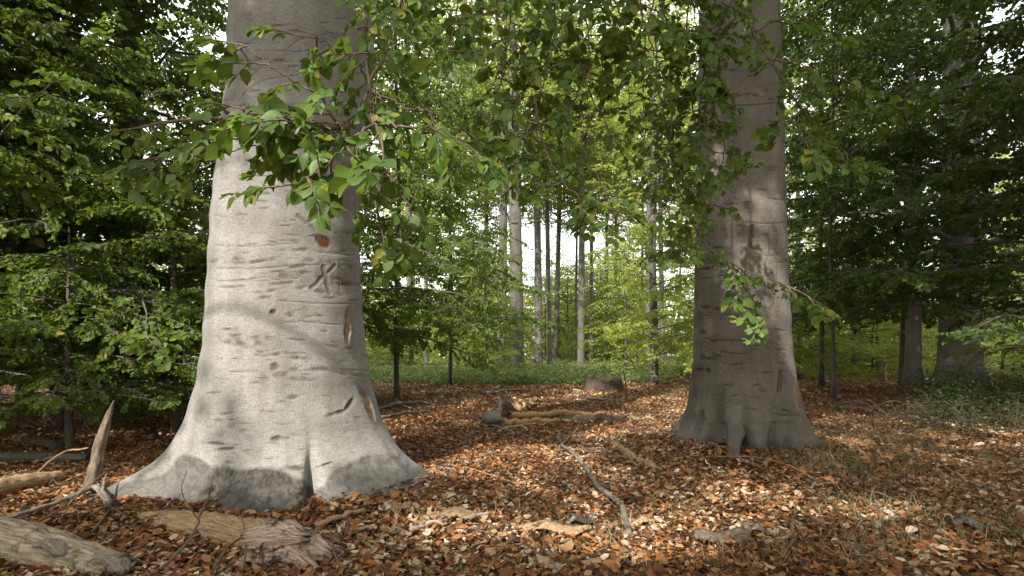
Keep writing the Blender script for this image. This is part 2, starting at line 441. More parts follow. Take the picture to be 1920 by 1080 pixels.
# ------------------------------------------------------------------ ground sheet
def axis(near, far, step):
    a = [0.0]; s = step
    while a[-1] < far:
        if a[-1] > near: s *= 1.13
        a.append(a[-1] + s)
    return np.array(a)
ax = axis(14, 215, 0.11); xs = np.concatenate([-ax[:0:-1], ax])
ay = axis(20, 135, 0.11); ys = np.concatenate([-axis(1, 60, 0.5)[:0:-1], ay])
gx, gy = np.meshgrid(xs, ys)
gz = H(gx, gy) - 0.01
nx_, ny_ = len(xs), len(ys)
ii = (np.arange(ny_ - 1)[:, None] * nx_ + np.arange(nx_ - 1)[None])
gq = np.stack([ii, ii + 1, ii + nx_ + 1, ii + nx_], -1).reshape(-1, 4)
gnd = solo('forest_ground', mesh_from('forest_ground', np.stack([gx, gy, gz], -1).reshape(-1, 3), [gq], [M['ground']]), (0, 0, 0),
           'brown leaf covered forest floor under the beeches', 'ground', kind='structure')

# ------------------------------------------------------------------ leaf templates and sprays
def leaf_hero(rng, k):
    xm = np.array([0, .17, .36, .56, .76, .9, 1.0])
    w = np.array([0, .23, .345, .36, .26, .13, 0])
    curl = rng.uniform(-.5, .12); fold = rng.uniform(.1, .5)
    V = [(x, 0, 0) for x in xm]
    for s in (1, -1):
        for i in range(1, 6):
            V.append((xm[i] - .02 + rng.uniform(-.02, .02), s * w[i] * rng.uniform(.93, 1.07), fold * w[i] + rng.uniform(-.045, .045)))
    V = np.array(V); lc = V.copy()
    V[:, 2] += curl * V[:, 0] ** 2
    L = [7, 8, 9, 10, 11]; R = [12, 13, 14, 15, 16]
    Q, T = [], []
    T += [(0, 1, L[0]), (0, R[0], 1), (6, L[4], 5), (6, 5, R[4])]
    for i in range(4):
        Q += [(i + 1, i + 2, L[i + 1], L[i]), (i + 2, i + 1, R[i], R[i + 1])]
    return V, np.array(Q), np.array(T), lc

def leaf_simple(rng, k):
    fold = rng.uniform(.08, .45); c = rng.uniform(-.35, .1)
    V = np.array([(0, 0, 0), (.32, -.33, fold*.33), (.72, -.28, fold*.28 + c*.5), (1, 0, c), (.72, .28, fold*.28 + c*.5), (.32, .33, fold*.33)])
    return V, np.array([(0, 1, 2, 3), (0, 3, 4, 5)]), None, V.copy()

def orient(d, up):
    """rotation matrices (n,3,3) with columns X=d, Y, Z~up"""
    d = d / (np.linalg.norm(d, axis=1)[:, None] + 1e-9)
    y = np.cross(up, d); y /= np.linalg.norm(y, axis=1)[:, None] + 1e-9
    z = np.cross(d, y)
    return np.stack([d, y, z], -1)

def spray(rng, L=1.0, leaf=0.075, step=0.045, side_step=0.11, kind='simple', droop=0.22, twist=0.5, flat=True, up=(0, 0, 1.0)):
    """a flat beech twig fan: returns (leafV, leafQ, leafT, rnd, lc, twig segments)"""
    segs = []; pos = []; dirs = []
    def run(p0, d0, length, lead):
        n = max(2, int(length / step)); p = p0.copy(); d = d0.copy(); sgn = 1 if rng.random() < .5 else -1
        pts = [p.copy()]
        for i in range(n):
            d = d + rng.normal(0, .07, 3) + np.array([0, 0, -droop * step / max(length, .2) * 1.3]); d /= np.linalg.norm(d)
            q = p + d * step; segs.append((p.copy(), q.copy(), .0022 * (1.4 - i / n) * (1.6 if lead else 1)))
            sgn = -sgn
            side = np.cross(np.array([0, 0, 1.0]), d) * sgn
            ld = d * rng.uniform(.45, 1.0) + side * rng.uniform(.55, 1.0) + np.array([0, 0, rng.uniform(-.45, .1)])
            if not (lead and i < n * .18):
                pos.append(q.copy()); dirs.append(ld)
            p = q; pts.append(p.copy())
        pos.append(p.copy()); dirs.append(d.copy())
        return pts
    main = run(np.zeros(3), np.array([1.0, 0, 0.08]), L, True)
    ns = int(L / side_step); sg = 1
    for k in range(1, ns):
        sg = -sg; f = k / ns
        p = main[min(len(main) - 1, int(f * len(main)))]
        a = math.radians(rng.uniform(35, 60)) * sg
        ln = L * .46 * (1 - f * .72) * rng.uniform(.7, 1.2)
        if ln > .09: run(p, np.array([math.cos(a), math.sin(a), rng.uniform(-.12, .1)]), ln, False)
    pos = np.array(pos); dirs = np.array(dirs); n = len(pos)
    ups = np.array(up) + rng.normal(0, twist * .55, (n, 3))
    Rm = orient(dirs, ups)
    size = leaf * rng.uniform(.62, 1.15, n)
    tmpl = [leaf_hero(rng, 0) if kind == 'hero' else leaf_simple(rng, 0) for _ in range(5)]
    V, Q, T, lc, rq, rt = [], [], [], [], [], []
    off = 0; rv = rng.random(n)
    for t in range(5):
        sel = np.arange(n)[np.arange(n) % 5 == t]
        tv, tq, tt, tl = tmpl[t]; m_ = len(tv)
        W = np.einsum('nij,vj->nvi', Rm[sel], tv) * size[sel][:, None, None] + pos[sel][:, None]
        V.append(W.reshape(-1, 3)); lc.append(np.tile(tl, (len(sel), 1)))
        b = (off + np.arange(len(sel)) * m_)[:, None, None]
        Q.append((tq[None] + b).reshape(-1, 4)); rq.append(np.repeat(rv[sel], len(tq)))
        if tt is not None: T.append((tt[None] + b).reshape(-1, 3)); rt.append(np.repeat(rv[sel], len(tt)))
        off += len(sel) * m_
    return dict(V=np.concatenate(V), Q=np.concatenate(Q), T=np.concatenate(T) if T else None, rq=np.concatenate(rq), rt=np.concatenate(rt) if rt else None,
                lc=np.concatenate(lc), s0=np.array([s[0] for s in segs]), s1=np.array([s[1] for s in segs]), sr=np.array([s[2] for s in segs]))

class Crown:
    def __init__(s, sprays): s.sp = sprays; s.items = []
    def add(s, p, d, up, scale, k=None):
        s.items.append((p, d, up, scale, RNG.integers(len(s.sp)) if k is None else k))
    def build(s, mats, name='crown', wood=None, wood_r=1.0, hero=False):
        if not s.items: return None
        P = np.array([i[0] for i in s.items]); D = np.array([i[1] for i in s.items]); U = np.array([i[2] for i in s.items])
        S = np.array([i[3] for i in s.items]); K = np.array([i[4] for i in s.items])
        Rm = orient(D, U)
        V, Q, T, rq, rt, lc = [], [], [], [], [], []; off = 0
        for k in range(len(s.sp)):
            sel = np.where(K == k)[0]
            if len(sel) == 0: continue
            sp = s.sp[k]
            W = np.einsum('nij,vj->nvi', Rm[sel], sp['V']) * S[sel][:, None, None] + P[sel][:, None]
            m_ = len(sp['V']); V.append(W.reshape(-1, 3)); b = (off + np.arange(len(sel)) * m_)[:, None, None]
            Q.append((sp['Q'][None] + b).reshape(-1, 4))
            jit = RNG.uniform(-.18, .18, len(sel))
            rq.append(np.clip(sp['rq'][None] + jit[:, None], 0, 1).ravel())
            if sp['T'] is not None:
                T.append((sp['T'][None] + b).reshape(-1, 3)); rt.append(np.clip(sp['rt'][None] + jit[:, None], 0, 1).ravel())
            if hero: lc.append(np.tile(sp['lc'], (len(sel), 1)))
            off += len(sel) * m_
            if wood is not None:
                a0 = (np.einsum('nij,vj->nvi', Rm[sel], sp['s0']) * S[sel][:, None, None] + P[sel][:, None]).reshape(-1, 3)
                a1 = (np.einsum('nij,vj->nvi', Rm[sel], sp['s1']) * S[sel][:, None, None] + P[sel][:, None]).reshape(-1, 3)
                r = np.tile(sp['sr'], len(sel)) * wood_r
                tubes_many(wood, a0, a1, r, r * .8)
        faces = [np.concatenate(Q)]; fa = [np.concatenate(rq)]
        if T: faces.append(np.concatenate(T)); fa.append(np.concatenate(rt))
        return mesh_from(name, np.concatenate(V), faces, mats, None, {'rnd': np.concatenate(fa)}, {'lc': np.concatenate(lc)} if hero else None, smooth=True)

SP_HERO = [spray(np.random.default_rng(100 + i), L=.42, leaf=.128, step=.060, side_step=.10, kind='hero', droop=.3, twist=.6) for i in range(6)]
SP_MID = [spray(np.random.default_rng(200 + i), L=1.0, leaf=.135, step=.062, side_step=.125, droop=.3, twist=1.35) for i in range(6)]
SP_FAR = [spray(np.random.default_rng(300 + i), L=1.3, leaf=.15, step=.10, side_step=.17, droop=.3, twist=1.3) for i in range(6)]
print('mid spray leaves', len(SP_MID[0]['V']) // 6, 'far', len(SP_FAR[0]['V']) // 6, 'hero', len(SP_HERO[0]['V']) // 17)

def limb_curve(rng, p0, az, length, rise, droop, n=12, wob=.05):
    d = np.array([math.cos(az), math.sin(az), rise]); d /= np.linalg.norm(d)
    P = [np.array(p0, float)]; st = length / (n - 1)
    for i in range(n - 1):
        d = d + rng.normal(0, wob, 3) + np.array([0, 0, -droop / (n - 1)]); d /= np.linalg.norm(d)
        P.append(P[-1] + d * st)
    return np.array(P)

def dress(crown, P, rng, start=.2, step=.28, scale=1.0, up=(0, 0, 1), roll=.5, droop=.15, taper=.5, ang=(38, 68)):
    """hang flat sprays along limb P on alternating sides"""
    L = np.concatenate([[0], np.cumsum(np.linalg.norm(np.diff(P, axis=0), axis=1))]); tot = L[-1]
    s = tot * start; sg = 1; up = np.array(up, float)
    while s < tot:
        p = np.array([np.interp(s, L, P[:, k]) for k in range(3)])
        i = min(len(P) - 2, int(np.searchsorted(L, s)) - 1); i = max(i, 0)
        t = P[i + 1] - P[i]; t /= np.linalg.norm(t)
        side = np.cross(up, t); side /= np.linalg.norm(side) + 1e-9
        a = math.radians(rng.uniform(*ang)); sg = -sg
        d = t * math.cos(a) + side * sg * math.sin(a) + np.array([0, 0, -droop - rng.uniform(0, .2)])
        u = up + rng.normal(0, roll, 3)
        f = s / tot
        crown.add(p, d, u, scale * (1 - taper * f) * rng.uniform(.75, 1.2))
        s += step * rng.uniform(.7, 1.3)
    crown.add(P[-1], P[-1] - P[-2], up + rng.normal(0, .2, 3), scale * .7)

# ------------------------------------------------------------------ hero trunks
def big_trunk(name, cx, cy, zs, rs, cxs, lobes, mat, groot, seg, dz, bumps=(), paint=None, crease=(), ztop=11.0, front_scale=None):
    """zs/rs: silhouette radius profile; cxs: centre x per z; lobes: (theta, width, amp, decay height). theta 0 = facing camera, + = right"""
    z = np.concatenate([np.arange(-0.12, 4.3, dz), np.arange(4.3, ztop, .12)])
    th = np.linspace(-math.pi, math.pi, seg + 1)
    r0 = np.interp(z, zs, rs); c = np.interp(z, zs, cxs)
    R = np.repeat(r0[:, None], seg + 1, 1)
    zz = np.clip(z, 0, None)[:, None]
    for (t0, w, a, h) in lobes:
        d = (th - math.radians(t0) + math.pi) % (2*math.pi) - math.pi
        R = R + a * np.exp(-(d / math.radians(w)) ** 2)[None] * np.exp(-zz / h)
    for (t0, w, a, z0, hw) in bumps:
        d = (th - math.radians(t0) + math.pi) % (2*math.pi) - math.pi
        R = R + a * np.exp(-(d / math.radians(w)) ** 2)[None] * np.exp(-((z[:, None] - z0) / hw) ** 2)
    for (t0, w, a, h) in crease:
        for s_, tt in enumerate([t0]):
            d = (th[None] - np.radians(tt + 6 * zz) + math.pi) % (2*math.pi) - math.pi
            R = R - a * np.exp(-(d / (math.radians(w) * (1 - .45 * np.clip(zz / (h * 1.6), 0, 1)))) ** 2) * np.exp(-(zz / h) ** 2)
    # gentle irregularity
    rg = np.random.default_rng(5)
    for k in range(2, 7):
        ph = rg.uniform(0, 6.28); R = R * (1 + .010 / k * 2 * np.sin(k * th[None] + ph + .5 * k * z[:, None] * rg.uniform(-.5, .5)))
    for k, a_ in ((9, .020), (14, .014), (23, .008)):
        R = R + a_ * np.sin(k * th[None] + rg.uniform(0, 6.28) + 2 * zz) * np.exp(-zz / .22)
    R = R + .004 * np.sin(z[:, None] * 21 + 1.5 * np.sin(th[None] * 2)) * np.exp(-((z[:, None] - 2) / 3) ** 2)
    X = cx + c[:, None] + R * np.sin(th)[None]; Y = cy - R * np.cos(th)[None]; Z = np.repeat(z[:, None], seg + 1, 1)
    gz_ = H(X, Y)
    Z = Z + (np.exp(-zz / .35)) * gz_
    attrs = {}
    u = th[None] * np.clip(R, 0, R.mean() * 1.15); bk = np.stack([u, Z, np.zeros_like(Z)], -1).reshape(-1, 3)
    mk = np.zeros_like(R); st = np.zeros_like(R); ru = np.zeros_like(R); wd = np.zeros_like(R); dR = np.zeros_like(R)
    pxl = 960 + X / Y * FPX; pyl = HOR - (Z - CAM_H) / Y * FPX
    fr = (np.abs(th) < math.radians(100))[None]
    if paint: paint(pxl, pyl, fr, mk, st, ru, wd, dR, Z, th, z)
    X = X + dR * np.sin(th)[None]; Y = Y - dR * np.cos(th)[None]
    V = np.stack([X, Y, Z], -1).reshape(-1, 3); V -= np.array([groot[0], groot[1], groot[2]])
    n, w_ = R.shape
    i = (np.arange(n - 1)[:, None] * w_ + np.arange(w_ - 1)[None])
    Q = np.stack([i, i + 1, i + w_ + 1, i + w_], -1).reshape(-1, 4)
    return mesh_from(name, V, [Q], [mat], None, None, {'bk': bk, 'mark': mk.ravel(), 'stain': st.ravel(), 'rust': ru.ravel(), 'wood': wd.ravel()})

def ell(px, py, x, y, a, b, ang=0, soft=.35):
    """soft ellipse mask in trunk-face coordinates (photo pixels)"""
    c, s = math.cos(math.radians(ang)), math.sin(math.radians(ang))
    dx, dy = px - x, py - y
    q = np.sqrt(((dx * c + dy * s) / a) ** 2 + ((-dx * s + dy * c) / b) ** 2)
    return np.clip((1 + soft - q) / (2 * soft), 0, 1)
def seg_(px, py, x0, y0, x1, y1, w, soft=.4):
    d = np.array([x1 - x0, y1 - y0], float); L = np.hypot(*d); d /= L
    t = np.clip((px - x0) * d[0] + (py - y0) * d[1], 0, L)
    q = np.hypot(px - x0 - t * d[0], py - y0 - t * d[1]) / w
    return np.clip((1 + soft - q) / (2 * soft), 0, 1)
def vnoise(a, b, seed):
    rg = np.random.default_rng(seed); o = np.zeros_like(a)
    for k in range(14):
        f = rg.uniform(.02, .12); t = rg.uniform(0, 6.28)
        o = o + np.sin(f * (a * math.cos(t) + b * math.sin(t)) + rg.uniform(0, 6.28))
    return o / 4

def paint_left(px, py, fr, mk, st, ru, wd, dR, Z, th, z):
    nz = vnoise(px, py, 3); nz2 = vnoise(px * 3, py * 3, 4)
    def mark(m, k=1.0, dr=-.003):
        m = m * fr; np.maximum(mk, m * k, out=mk); dR[:] = np.minimum(dR, dr * m) if dr < 0 else np.maximum(dR, dr * m)
    # horizontal lenticel rows, patches and scars of the bark
    rows = [(470,490,70,3),(620,494,50,4),(560,500,40,3),(455,535,60,2),(590,545,50,4),(645,550,30,4),(520,533,46,3),(655,440,22,4),(640,470,30,4),
            (650,500,24,4),(660,530,20,3),(480,522,70,1.5),(430,488,26,3),(455,640,44,7),(480,636,26,4),(430,632,26,4),(530,665,42,3),(560,672,20,3),
            (600,693,70,3.5),(540,702,40,5),(560,710,30,4),(645,700,36,3),(618,625,13,3),(500,546,26,3),(545,591,10,5),(560,470,30,3),(522,516,24,3),(616,650,16,2.5),
            (650,652,8,3),(655,618,10,3),(550,745,12,4),(500,770,30,2),(425,776,16,1.2),(430,788,16,1.2),(425,620,14,2),(602,520,14,4),(575,510,20,3),
            (540,520,24,2),(500,560,16,3),(470,115,40,2),(530,110,34,2),(480,330,28,2),(520,50,40,1.5),(590,60,40,1.5),(480,80,50,1.2),(560,95,50,1.2),
            (510,200,50,2),(460,196,20,2),(470,235,30,2),(628,520,16,3),(640,535,30,3),(600,590,8,2),(663,565,8,3)]
    for x, y, a, b in rows:
        yy = y + 2.5 * np.sin(px * .045 + y)
        mark(ell(px, py + (y - yy), x, y, a, b, 4 if x > 560 else -2, .5) * np.clip(.55 + nz2 * .7, 0, 1), .85, -.002)
    rg = np.random.default_rng(9)
    for _ in range(150):
        x = rg.uniform(400, 690); y = rg.uniform(30, 880)
        mark(ell(px, py, x, y, rg.uniform(3, 16), rg.uniform(1, 2.6), rg.uniform(-8, 8), .5), rg.uniform(.3, .8), -.001)
    # long growth creases
    for y, x0, x1 in ((497, 405, 660), (521, 405, 560), (563, 520, 672), (470, 590, 668), (693, 430, 690), (601, 560, 640), (455, 405, 560)):
        yy = y + 4 * np.sin((px - x0) * .02) + .04 * np.abs(px - 540)
        mark(np.clip(1.2 - np.abs(py - yy) / 1.5, 0, 1) * ((px > x0) & (px < x1)), .5, -.003)
    for cx_, cy_, r_, a0, a1 in ((545, 175, 95, 200, 330), (545, 205, 100, 195, 300), (620, 120, 90, 200, 300), (540, 120, 100, 205, 330), (500, 240, 60, 180, 300)):
        q = np.hypot((px - cx_), (py - cy_) * 1.6); an = np.degrees(np.arctan2(py - cy_, px - cx_)) % 360
        mark(np.clip(1.3 - np.abs(q - r_ + nz * 3) / 1.6, 0, 1) * ((an > a0) & (an < a1)), .55, -.003)
    # carved X marks
    for s in ((583, 540, 628, 498, 3.6), (606, 500, 618, 550, 4.2), (560, 405, 592, 430, 3.4), (574, 418, 592, 408, 3.0), (636, 490, 637, 545, .7)):
        mark(seg_(px + nz2, py + nz2, *s), .55, -.005)
        e = seg_(px, py, s[0], s[1], s[2], s[3], s[4] + 2.4) * fr * (1 - seg_(px, py, *s)); dR[:] = dR + .0025 * e
    # healed knots
    for x, y, a, b, an in ((511, 688, 12, 8, 0), (520, 822, 13, 5, -12), (512, 585, 7, 5, -30), (538, 822, 6, 3, 0), (405, 832, 26, 3, 5), (425, 842, 20, 3, -4), (555, 878, 22, 4, 6), (636, 774, 22, 4, -16), (655, 760, 5, 16, 30), (608, 872, 20, 2, -18)):
        mark(ell(px, py, x, y, a, b, an, .4) * np.clip(.7 + nz2 * .6, 0, 1), .9, -.012)
        e = np.clip(ell(px, py, x, y, a * 1.7, b * 1.9, an, .5) - ell(px, py, x, y, a, b, an, .4), 0, 1) * fr; dR[:] = dR + .006 * e
    # rust coloured bare patch, slit wound, split at right root
    ru[:] = np.maximum(ru, ell(px + nz * 2, py + nz2 * 2, 605, 452, 15, 10, 25, .25) * fr); dR[:] = np.where(ru > .5, -.004, dR)
    ru[:] = np.maximum(ru, ell(px, py, 512, 583, 5, 4, -30, .3) * fr * .7)
    w1 = ell(px + nz * 2.5 + nz2, py, 651, 612, 4.6, 27, 0, .3) * fr; w2 = ell(px + nz * 2, py, 688, 757, 6, 30, -24, .3) * fr
    wd[:] = np.maximum(w1, w2); dR[:] = dR - .014 * w1 * (1 + .5 * nz2) - .02 * w2 * (1 + .5 * nz2)
    e = np.clip(ell(px, py, 651, 612, 13, 38, 0, .4) - w1, 0, 1) * fr * .004; dR[:] = dR + e
    e = np.clip(ell(px, py, 680, 757, 15, 40, -24, .4) - w2, 0, 1) * fr * .008; dR[:] = dR + e
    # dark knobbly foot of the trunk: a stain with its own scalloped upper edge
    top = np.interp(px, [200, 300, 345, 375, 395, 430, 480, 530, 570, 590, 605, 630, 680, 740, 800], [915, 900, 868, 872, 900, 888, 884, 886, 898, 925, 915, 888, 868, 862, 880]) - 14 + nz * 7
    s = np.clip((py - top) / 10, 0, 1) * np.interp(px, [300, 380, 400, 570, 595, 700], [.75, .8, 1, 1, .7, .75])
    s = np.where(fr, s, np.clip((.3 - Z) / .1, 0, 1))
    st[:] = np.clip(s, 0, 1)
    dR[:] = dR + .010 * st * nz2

def paint_right(px, py, fr, mk, st, ru, wd, dR, Z, th, z):
    nz = vnoise(px, py, 13); nz2 = vnoise(px * 3, py * 3, 14)
    def mark(m, k=1.0, dr=-.003):
        m = m * fr; np.maximum(mk, m * k, out=mk); dR[:] = np.minimum(dR, dr * m)
    # thin wandering outline scar and vertical gouges
    pts = [(1444,428),(1440,445),(1443,470),(1434,500),(1440,530),(1432,560),(1436,577),(1444,582),(1450,570),(1456,545),(1458,500),(1453,470),(1459,445),(1455,428),(1449,424),(1444,428)]
    for a, b in zip(pts[:-1], pts[1:]): mark(seg_(px, py, a[0], a[1], b[0], b[1], 1.1), .4, -.002)
    for s in ((1411, 424, 1405, 462, 3.8), (1462, 696, 1459, 734, 2.4), (1466, 696, 1464, 730, 1.6), (1372, 180, 1377, 206, 3), (1366, 304, 1370, 308, 3.5)):
        mark(seg_(px, py, *s), .7, -.006)
    for y, x0, x1 in ((194, 1340, 1470), (415, 1390, 1470), (372, 1440, 1470), (635, 1320, 1420), (590, 1350, 1410), (660, 1350, 1400), (775, 1450, 1500), (790, 1450, 1490)):
        yy = y + 4 * np.sin((px - x0) * .03)
        mark(np.clip(1.3 - np.abs(py - yy) / 1.6, 0, 1) * ((px > x0) & (px < x1)), .6, -.003)
    rg = np.random.default_rng(19)
    for _ in range(120):
        mark(ell(px, py, rg.uniform(1305, 1475), rg.uniform(20, 800), rg.uniform(3, 14), rg.uniform(1, 2.4), rg.uniform(-6, 6), .5), rg.uniform(.3, .8), -.002)
    for _ in range(14):
        mark(ell(px, py, rg.uniform(1308, 1345), rg.uniform(380, 700), rg.uniform(4, 8), rg.uniform(2, 5), 0, .4), .8, -.008)
    for x, y in ((1470, 780), (1480, 772), (1462, 768), (1475, 790)):
        mark(ell(px, py, x, y, 12, 3, 10, .5) * np.clip(.6 + nz2, 0, 1), .8, -.006)
    w2 = ell(px, py, 1492, 742, 4, 24, -8, .4) * fr; wd[:] = w2; dR[:] = dR - .02 * w2
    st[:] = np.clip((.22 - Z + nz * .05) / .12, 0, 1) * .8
    dR[:] = dR + .012 * st * nz2

TLX, TLY = -1.925, 4.80
zof = lambda py, D: CAM_H - (py - HOR) / FPX * D
_py = [-400, 0, 200, 400, 550, 650, 720, 800, 850, 900, 945]
_l = [455, 441, 433, 410, 403, 398, 388, 372, 362, 352, 345]; _r = [722, 704, 690, 667, 672, 680, 689, 705, 716, 728, 735]
zs = np.array([zof(p, TLY) for p in _py])[::-1]; rs = np.array([(b - a) / 2 / FPX * TLY * .99 for a, b in zip(_l, _r)])[::-1]
cs = np.array([((a + b) / 2 - 960) / FPX * TLY - TLX for a, b in zip(_l, _r)])[::-1]
LT = thing('beech_tree', 'huge pale grey beech with X carvings and flared roots, in front of the left thicket', 'tree', (TLX, TLY, float(H(TLX, TLY))), 'big old beeches')
part('trunk', big_trunk('trunk', TLX, TLY, zs, rs, cs,
     lobes=[(-70, 23, .62, .18), (-95, 20, .12, .5), (9, 17, .30, .18), (-30, 14, .10, .22), (64, 24, .44, .22), (88, 22, .28, .28), (38, 16, .16, .25), (150, 25, .5, .3), (-150, 25, .5, .3)],
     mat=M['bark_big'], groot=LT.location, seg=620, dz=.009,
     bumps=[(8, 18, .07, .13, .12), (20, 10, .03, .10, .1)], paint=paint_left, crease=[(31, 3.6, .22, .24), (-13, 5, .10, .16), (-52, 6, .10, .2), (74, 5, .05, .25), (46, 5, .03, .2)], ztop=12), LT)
TRX, TRY = 2.60, 6.55
_l = [1322, 1314, 1312, 1308, 1305, 1303, 1301, 1296, 1290, 1285]; _r = [1445, 1455, 1463, 1468, 1473, 1477, 1482, 1490, 1498, 1503]
_py = [-400, 0, 200, 400, 550, 650, 700, 750, 800, 850]
zs = np.array([zof(p, TRY) for p in _py])[::-1]; rs = np.array([(b - a) / 2 / FPX * TRY * .985 for a, b in zip(_l, _r)])[::-1]
cs = np.array([((a + b) / 2 - 960) / FPX * TRY - TRX for a, b in zip(_l, _r)])[::-1]
RT = thing('beech_tree', 'big brown grey beech with a knobbly root foot, right of the stump', 'tree', (TRX, TRY, float(H(TRX, TRY))), 'big old beeches')
part('trunk', big_trunk('trunk', TRX, TRY, zs, rs, cs,
     lobes=[(-80, 16, .27, .20), (-58, 12, .20, .18), (-33, 7, .10, .3), (-12, 6, .14, .26), (8, 8, .05, .3), (30, 12, .08, .2), (62, 18, .18, .2), (90, 18, .22, .15), (140, 25, .4, .25), (-140, 25, .4, .25)],
     mat=M['bark_big_b'], groot=RT.location, seg=440, dz=.013,
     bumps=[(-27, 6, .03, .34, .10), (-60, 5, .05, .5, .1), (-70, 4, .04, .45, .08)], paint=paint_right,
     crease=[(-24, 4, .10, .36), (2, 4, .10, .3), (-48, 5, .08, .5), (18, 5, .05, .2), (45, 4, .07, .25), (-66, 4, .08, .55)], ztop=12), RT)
# the stubby root that bends out of the right beech's foot
a = Acc()
p1 = GP(1368, 858)
tube(a, resample([[TRX - .24, TRY - .46, .40], [TRX - .25, TRY - .64, .33], [p1[0] + .01, p1[1] - .07, .18], [p1[0], p1[1] - .13, -.08]], 18) - np.array(RT.location), np.interp(np.linspace(0, 1, 18), [0, .35, .65, 1], [.06, .085, .062, .055]), 18, .04, .05)
part('root', a.mesh('root', [M['bark_big_b']], bark=True), RT)

# ------------------------------------------------------------------ branches of the two big beeches (wood part > leaves)
def branch(tree, polys, rng, leaf_m, sprays, step, scale, rbase, droop=.35, roll=.55, up=(0, -.45, .9), start=.0, label=None, wood_r=1.0, hero=True, taper=.3, ang=(38, 68)):
    """polys: list of (points xyz, radius, start) world coordinates; first is the lead connected to the tree"""
    w = Acc(); c = Crown(sprays); base = np.array(tree.location)
    for P, r, st in polys:
        Q = resample(P, max(10, len(P) * 6)); Q[1:-1] += rng.normal(0, .006, Q[1:-1].shape)
        tube(w, Q - base, np.linspace(r, r * .35, len(Q)), 6)
        dress(c, Q - base, rng, st, step, scale, up=up, roll=roll, droop=droop, taper=taper, ang=ang)
    me = c.build([leaf_m], 'leaves', wood=w, wood_r=wood_r, hero=hero)
    b = part('branch', w.mesh('branch', [M['twig']], bark=True), tree, label)
    part('leaves', me, b)
    return b

rg = np.random.default_rng(77)
def X(*a): return np.array([PX(*q) for q in a])
# left beech: low branch sweeping across the trunk towards the left
top = np.array([TLX + .35, TLY - .45, 5.2])
branch(LT, [
    (np.vstack([top, X((820, -260, 3.6), (770, -60, 2.7), (705, 130, 2.35), (640, 245, 2.2), (540, 222, 2.15), (440, 220, 2.15), (340, 225, 2.2), (260, 240, 2.25))]), .016, .60),
    (X((640, 245, 2.2), (590, 175, 2.1), (530, 140, 2.05), (455, 85, 2.05)), .005, .15),
    (X((640, 250, 2.2), (560, 262, 2.1), (490, 272, 2.1), (430, 285, 2.1)), .005, .1),
    (X((540, 252, 2.15), (430, 262, 2.1), (350, 285, 2.1), (300, 295, 2.15)), .005, .2),
    (X((690, 150, 2.3), (650, 100, 2.2), (600, 75, 2.15), (570, 70, 2.15)), .004, .3),
    (X((640, 240, 2.2), (580, 225, 2.0), (500, 215, 2.0), (460, 205, 2.0)), .004, .1),
], rg, M['leaf_near'], SP_HERO, .11, .62, .012, label='leafy low branch sweeping across the pale trunk towards the left')
# left beech: branch hanging at the right edge of the trunk
branch(LT, [
    (np.vstack([top + [.3, .1, .1], X((760, -300, 3.2), (700, -60, 2.4), (688, 90, 2.25), (700, 230, 2.2), (725, 310, 2.15), (705, 380, 2.1), (715, 430, 2.1))]), .014, .60),
    (X((700, 230, 2.2), (640, 280, 2.0), (600, 315, 1.95), (545, 345, 1.9)), .005, .25),
    (X((700, 230, 2.2), (780, 240, 2.1), (840, 250, 2.05), (880, 275, 2.0)), .005, .1),
    (X((725, 300, 2.15), (680, 315, 2.0), (640, 320, 1.95), (600, 330, 1.95)), .004, .15),
    (X((690, 130, 2.25), (680, 60, 2.1), (665, 25, 2.1)), .003, .4),
    (X((725, 310, 2.15), (745, 360, 2.1), (745, 400, 2.1)), .003, .1),
    (X((690, 160, 2.25), (760, 200, 2.2), (820, 215, 2.1), (880, 250, 2.1)), .004, .1),
], rg, M['leaf_near'], SP_HERO, .15, .62, .012, label='leafy branch hanging down beside the right edge of the pale trunk')
# curtains of the right beech (and the crown above) between the two trunks, over and beside its own trunk
topr = np.array([TRX - .35, TRY - .3, 6.0])
def curtain(cols, D, top_xyz, label, mat, sprays, step, sc, tree, hero=True, wood_r=1.0, jitter=.35):
    polys = []
    lead_end = PX(cols[0][0], -150, D)
    for i, (x0, y0, x1, y1) in enumerate(cols):
        y1 = y1 - 85
        d = D + rg.uniform(-jitter, jitter)
        xm = (x0 + x1) / 2 + rg.uniform(-25, 25)
        pts = X((x0, y0, d), (xm, (y0 + y1) / 2 - 12, d), (x1, y1, d + rg.uniform(-.2, .2)))
        if i == 0: pts = np.vstack([top_xyz, (np.array(top_xyz) + pts[0]) / 2 + [0, 0, .3], pts])
        polys.append((pts, .012 if i == 0 else .006, .55 if i == 0 else .0))
    return branch(tree, polys, rg, mat, sprays, step, sc, .01, label=label, hero=hero, wood_r=wood_r, ang=(62, 98), droop=.02, roll=.4, up=(0, -.5, .86))
curtain([(1010, -160, 975, 420), (1060, -80, 1100, 330), (960, -60, 900, 300), (930, 20, 925, 300), (1100, 100, 1010, 235), (1100, 120, 1060, 300), (1080, 60, 1160, 360), (1010, 230, 940, 385), (1020, -60, 1020, 240), (1120, -60, 1180, 280), (920, -90, 940, 240), (820, -100, 840, 190), (750, -100, 760, 150), (1170, -80, 1240, 220),
         (1150, -20, 1130, 230), (900, 30, 860, 160), (1000, 180, 1090, 470), (1090, 300, 1150, 500), (860, -40, 800, 40), (960, 250, 1000, 420)],
        3.3, topr + [-.4, -.6, .2], 'dense leafy branch hanging between the two big trunks', M['leaf_near'], SP_HERO, .095, .58, RT)
